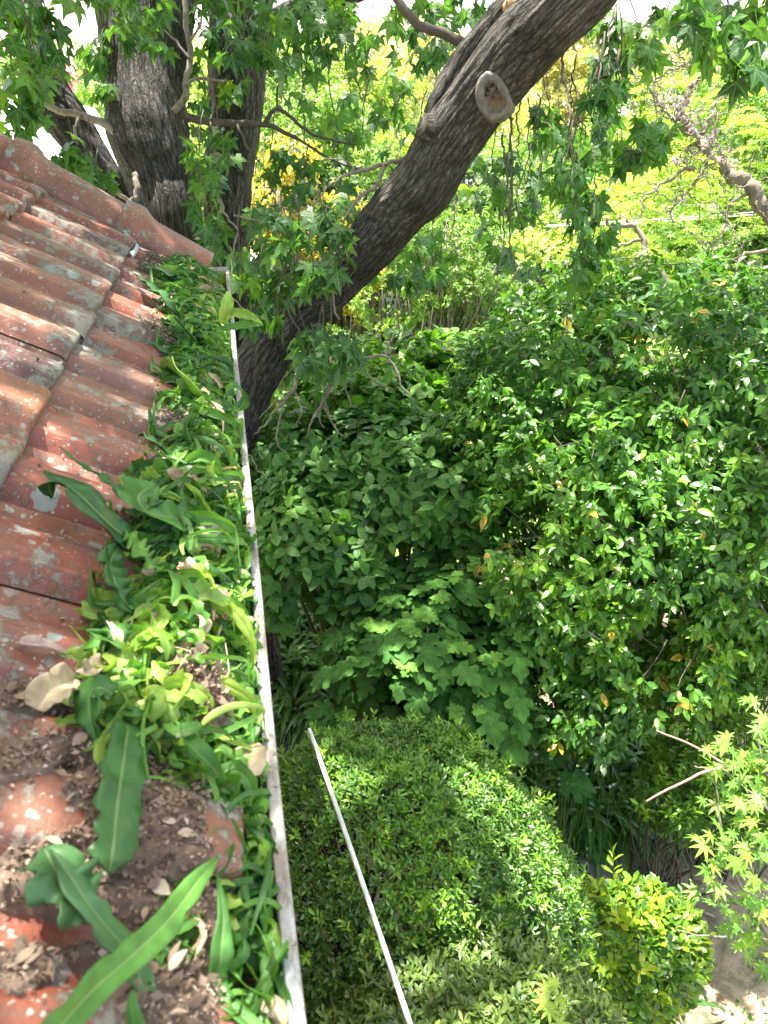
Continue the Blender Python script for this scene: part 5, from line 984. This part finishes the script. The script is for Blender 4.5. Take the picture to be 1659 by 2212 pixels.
big(ferns[15], [(640, 2290, .06), (480, 2150, .02), (478, 2060, .04), (482, 1980, .05), (470, 1890, .06)], .010, .45, wav=.1, nw=2, tip=.7)
loose1 = empty('loose_frond', onroof(150, 1930, .01), 'dark lobed fallen frond with notched edge lying on the litter at lower left', 'frond')
big(loose1, [(385, 2230, .02), (320, 2150, .03), (280, 2060, .03), (230, 2000, .04), (190, 1950, .05), (150, 1890, .05), (110, 1835, .04)], .012, .4, mat='fernblue', name='blade', wav=.14, nw=3, tip=.86, base=.25, cup=.1)
big(loose1, [(195, 1960, .04), (160, 1930, .045), (130, 1890, .045), (95, 1830, .03)], .028, .5, mat='fernblue', name='lobe', wav=.35, nw=2.5, tip=.9, base=.6, cup=.05)
loose2 = empty('loose_frond', onroof(250, 2080, .05), 'long bright green blade lying diagonally across the bottom left corner', 'frond')
big(loose2, [(470, 1850, .07), (430, 1900, .07), (370, 1980, .07), (290, 2060, .07), (190, 2150, .07), (40, 2320, .07)], .0115, .55, name='blade', wav=.05, nw=2, tip=.97, base=.12, cup=.25)
up_f = empty('pale_frond', W(488, 690, 2.2), 'pale upright club shaped frond leaning over the gutter with a wavy one to its right', 'frond'); ma = MA()
z_ = 2.05; frond(ma, [W(480, 700, z_), W(487, 675, z_-.02), W(492, 650, z_-.03), W(492, 628, z_-.02)], .018, n=24, nrmv=nrm(O-W(490, 660, z_)), rnd=.95, wav=.1, nw=2, tip=.75, base=.35); ma.build('blade', M['fern'], up_f)
ma = MA(); frond(ma, [W(475, 672, z_), W(505, 675, z_-.02), W(540, 682, z_-.03), W(568, 700, z_-.02)], .013, n=30, nrmv=nrm(O-W(520, 680, z_)+[0, 0, .3]), rnd=.9, wav=.25, nw=5, tip=.75, base=.6); frond(ma, [W(470, 712, z_), W(505, 705, z_), W(545, 700, z_), W(570, 703, z_)], .010, n=30, nrmv=nrm(O-W(520, 700, z_)+[0, 0, .3]), rnd=.5, wav=.2, nw=5, tip=.75, base=.6); ma.build('wavy_blade', M['fern'], up_f)
coil = MA(); cc_ = W(503, 860, 1.62); rt = np.array([math.cos(YAW), -math.sin(YAW), 0]); upv = np.array([math.sin(YAW)*math.sin(PITCH), math.cos(YAW)*math.sin(PITCH), math.cos(PITCH)])
pts = [cc_ + (rt*math.cos(a_)+upv*math.sin(a_))*.030*(1-.05*i)*np.array([1, 1, 1]) + nrm(O-cc_)*.006*i for i, a_ in enumerate(np.linspace(-2.4, 3.2, 9))]
frond(coil, pts, .014, n=30, nrmv=nrm(O-cc_), rnd=.15, wav=.2, nw=4, tip=.9, base=.6, roll=.5); coil.build('coiled_frond', M['fern'], ferns[5])
# dry curled leaves
M['drypink'] = leafmat('dry_pink_leaf', [(0, (.55, .38, .32)), (1, (.62, .44, .36))], .6, .15, 1.2, bscale=40)
for pts, w_, mt_, lab, kk in (([(75, 1530, .02), (95, 1500, .03), (130, 1480, .03), (165, 1465, .02)], .017, 'dry', 'broad tan dead leaf curled on the litter at left', dict(cup=.7, wav=.2, nw=2, base=.6, tip=.85)),
    ([(40, 1390, .012), (70, 1395, .02), (110, 1402, .02), (155, 1415, .012)], .0085, 'drypink', 'slim pinkish curled dead leaf on red tile above the tan one', dict(cup=1.2, wav=.1, nw=2, base=.5, tip=.6)),
    ([(235, 1345, .04), (250, 1370, .05), (262, 1400, .04), (290, 1330, .05)], .006, 'dry', 'small tan dead leaf caught at the left edge of the ferns', dict(cup=.8, wav=.3, nw=2, base=.5, tip=.6)),
    ([(175, 1460, .02), (195, 1445, .03), (220, 1435, .03), (250, 1430, .02)], .012, 'dry', 'torn brown leaf scrap beside the yellow green fern heap', dict(cup=.4, wav=.6, nw=3, base=.5, tip=.7))):
    f = big(None, pts, w_, .5, mt_, name='dead_leaf', **kk); setp(f, lab, 'leaf')
# crumbly litter on the tiles and in the gutter
def inpoly(poly, q):
    ins = np.zeros(len(q), bool); j = len(poly)-1
    for i in range(len(poly)):
        (xi, yi), (xj, yj) = poly[i], poly[j]; c = ((yi > q[:, 1]) != (yj > q[:, 1])) & (q[:, 0] < (xj-xi)*(q[:, 1]-yi)/(yj-yi+1e-12)+xi); ins ^= c; j = i
    return ins
polys = [[(-20, 1480), (60, 1460), (130, 1475), (200, 1420), (250, 1440), (240, 1520), (150, 1540), (60, 1545), (-20, 1530)], [(120, 1700), (200, 1660), (320, 1620), (440, 1640), (440, 1760), (460, 1900), (470, 2080), (340, 1990), (240, 1960), (100, 1930), (-20, 1900), (-20, 1840), (120, 1800), (200, 1780)],
  [(-20, 1830), (100, 1850), (200, 1900), (380, 1880), (460, 1960), (450, 2030), (340, 2010), (180, 1975), (-20, 1960)], [(-20, 2050), (100, 2060), (120, 2110), (60, 2130), (-20, 2120)], [(150, 2040), (270, 2050), (260, 2090), (160, 2080)], [(330, 2100), (440, 2070), (470, 2140), (450, 2212), (300, 2230), (250, 2160)], [(290, 1110), (400, 1120), (420, 1200), (340, 1220), (290, 1160)], [(330, 960), (370, 950), (400, 1000), (350, 1010)], [(330, 900), (390, 880), (410, 930)], [(330, 530), (400, 560), (400, 610), (330, 600), (290, 580)], [(300, 690), (370, 700), (400, 770), (350, 770)], [(190, 1250), (250, 1270), (280, 1330), (230, 1320)], [(-20, 1640), (110, 1600), (260, 1610), (200, 1650), (60, 1680), (-20, 1700)]]
def mask(P3):
    d = P3-O; f = np.array([math.sin(YAW)*math.cos(PITCH), math.cos(YAW)*math.cos(PITCH), -math.sin(PITCH)]); k = d@f
    q = np.c_[829.5+FP*(d@rt)/k, 1106-FP*(d@upv)/k]; m = np.zeros(len(P3), bool)
    for p_ in polys: m |= inpoly(p_, q)
    return m & (k > .05)
ns, ny = 190, 620; S_, Y_ = np.meshgrid(np.linspace(-.01, .62, ns), np.linspace(.18, 3.3, ny), indexing='ij'); Pg = roof_pt(S_, Y_, 0.)
pp = Pg.reshape(-1, 3); m = mask(pp).astype(float).reshape(ns, ny)
for _ in range(3): m = (m + np.roll(m, 1, 0)+np.roll(m, -1, 0)+np.roll(m, 1, 1)+np.roll(m, -1, 1))/5
nz = fbm(pp*16, 5, 4).reshape(ns, ny); mm = np.clip(m*1.5+ (nz-.5)*1.3 - .60, -1, 1); flat = (.030*.6 + .013)
valley = np.clip(.026 - prof(Y_, 0), 0, .03)
lift = np.where(mm > 0, mm*(.006+.55*valley) + .006*(fbm(pp*70, 2, 3).reshape(ns, ny)-.5), -.012*np.clip(-mm*8, 0, 1))
Pg = roof_pt(S_, Y_, lift); ma = MA(); ma.grid(Pg, rnd=.3)
on = (mm > .08).reshape(-1); src = Pg.reshape(-1, 3)[on]; wgt = rng.choice(len(src), 26000); P = src[wgt] + rng.normal(0, .003, (26000, 3)); n = len(P)
P[:, 2] += .001; ma.inst(T_DIA, P, rng.normal(size=(n, 3))*[1, 1, .5], rng.normal(0, .7, (n, 3))+[-st*0, 0, 1], rng.gamma(2.0, .0019, n)+.0013, np.clip(rng.normal(.5, .25, n), 0, 1))
n2 = 300; P = src[rng.choice(len(src), n2)]+[0, 0, .003]; ma.inst(T_OV, P, rng.normal(size=(n2, 3))*[1, 1, .3], rng.normal(0, .5, (n2, 3))+[0, 0, 1], rng.uniform(.010, .026, n2), np.clip(rng.normal(.7, .25, n2), 0, 1))
n3 = 260; Y3 = rng.uniform(.2, 3.2, n3); s3 = rng.uniform(0, .6, n3); P = roof_pt(s3, Y3, .004); ma.inst(T_DIA, P, rng.normal(size=(n3, 3))*[1, 1, .3], rng.normal(0, .5, (n3, 3))+[0, 0, 1], rng.gamma(2, .004, n3)+.002, np.clip(rng.normal(.4, .3, n3), 0, 1))
setp(ma.build('roof_litter', M['litter']), 'crumbly brown seed and leaf litter lying in the tile channels', 'litter', kind='stuff')
ma = MA(); Yg, Xg = np.meshgrid(np.linspace(-.6, G_END-.02, 500), np.linspace(-.112, -.004, 16), indexing='ij'); Zg = -.078+.03*fbm(v3(Xg*18, Yg*8, 0), 3, 4)+.012*(fbm(v3(Xg*80, Yg*80, 1), 8, 2)-.5)
ma.grid(np.stack([Xg, Yg, Zg], -1), rnd=.1); n = 5000; P = np.c_[rng.uniform(-.11, -.006, n), rng.uniform(0, 3.6, n), np.full(n, -.057)]; ma.inst(T_DIA, P, rng.normal(size=(n, 3))*[1, 1, .5], rng.normal(0, .6, (n, 3))+[0, 0, 1], rng.gamma(2, .003, n)+.002, np.clip(rng.normal(.2, .2, n), 0, 1))
setp(ma.build('gutter_mulch', M['litter']), 'dark rotted mulch filling the bottom of the gutter', 'mulch', kind='stuff')
rb = onroof(385, 1500, .02); ma = MA(); th_, ph_ = np.meshgrid(np.linspace(0, np.pi, 22), np.linspace(0, 2*np.pi, 32), indexing='ij'); dd = v3(np.sin(th_)*np.cos(ph_), np.sin(th_)*np.sin(ph_), np.cos(th_)); rr_ = .045*(1+.7*(fbm(dd*2.5+3, 4, 4)-.5)); ma.grid(rb+dd*rr_[..., None]*[1.0, 1.3, .8]+[.01, 0, 0], rnd=.3)
P = (rb+dd*rr_[..., None]*[1.0, 1.3, .8]+[.01, 0, 0]).reshape(-1, 3); P = np.repeat(P, 4, 0)+rng.normal(0, .003, (len(P)*4, 3)); ma.inst(T_DIA, P, rng.normal(size=P.shape), rng.normal(size=P.shape), rng.gamma(2, .003, len(P))+.002, np.clip(rng.normal(.5, .25, len(P)), 0, 1))
for i in range(30): q_ = rb + nrm(rng.normal(size=3))*.04; tube(ma, [q_, q_+rng.normal(0, .02, 3), q_+rng.normal(0, .035, 3)], [.0014, .001, .0006], n=6, sides=4, rnd=.9)
setp(ma.build('root_ball', M['litter']), 'exposed crumbly brown root ball in the middle of the fern heap', 'root ball')
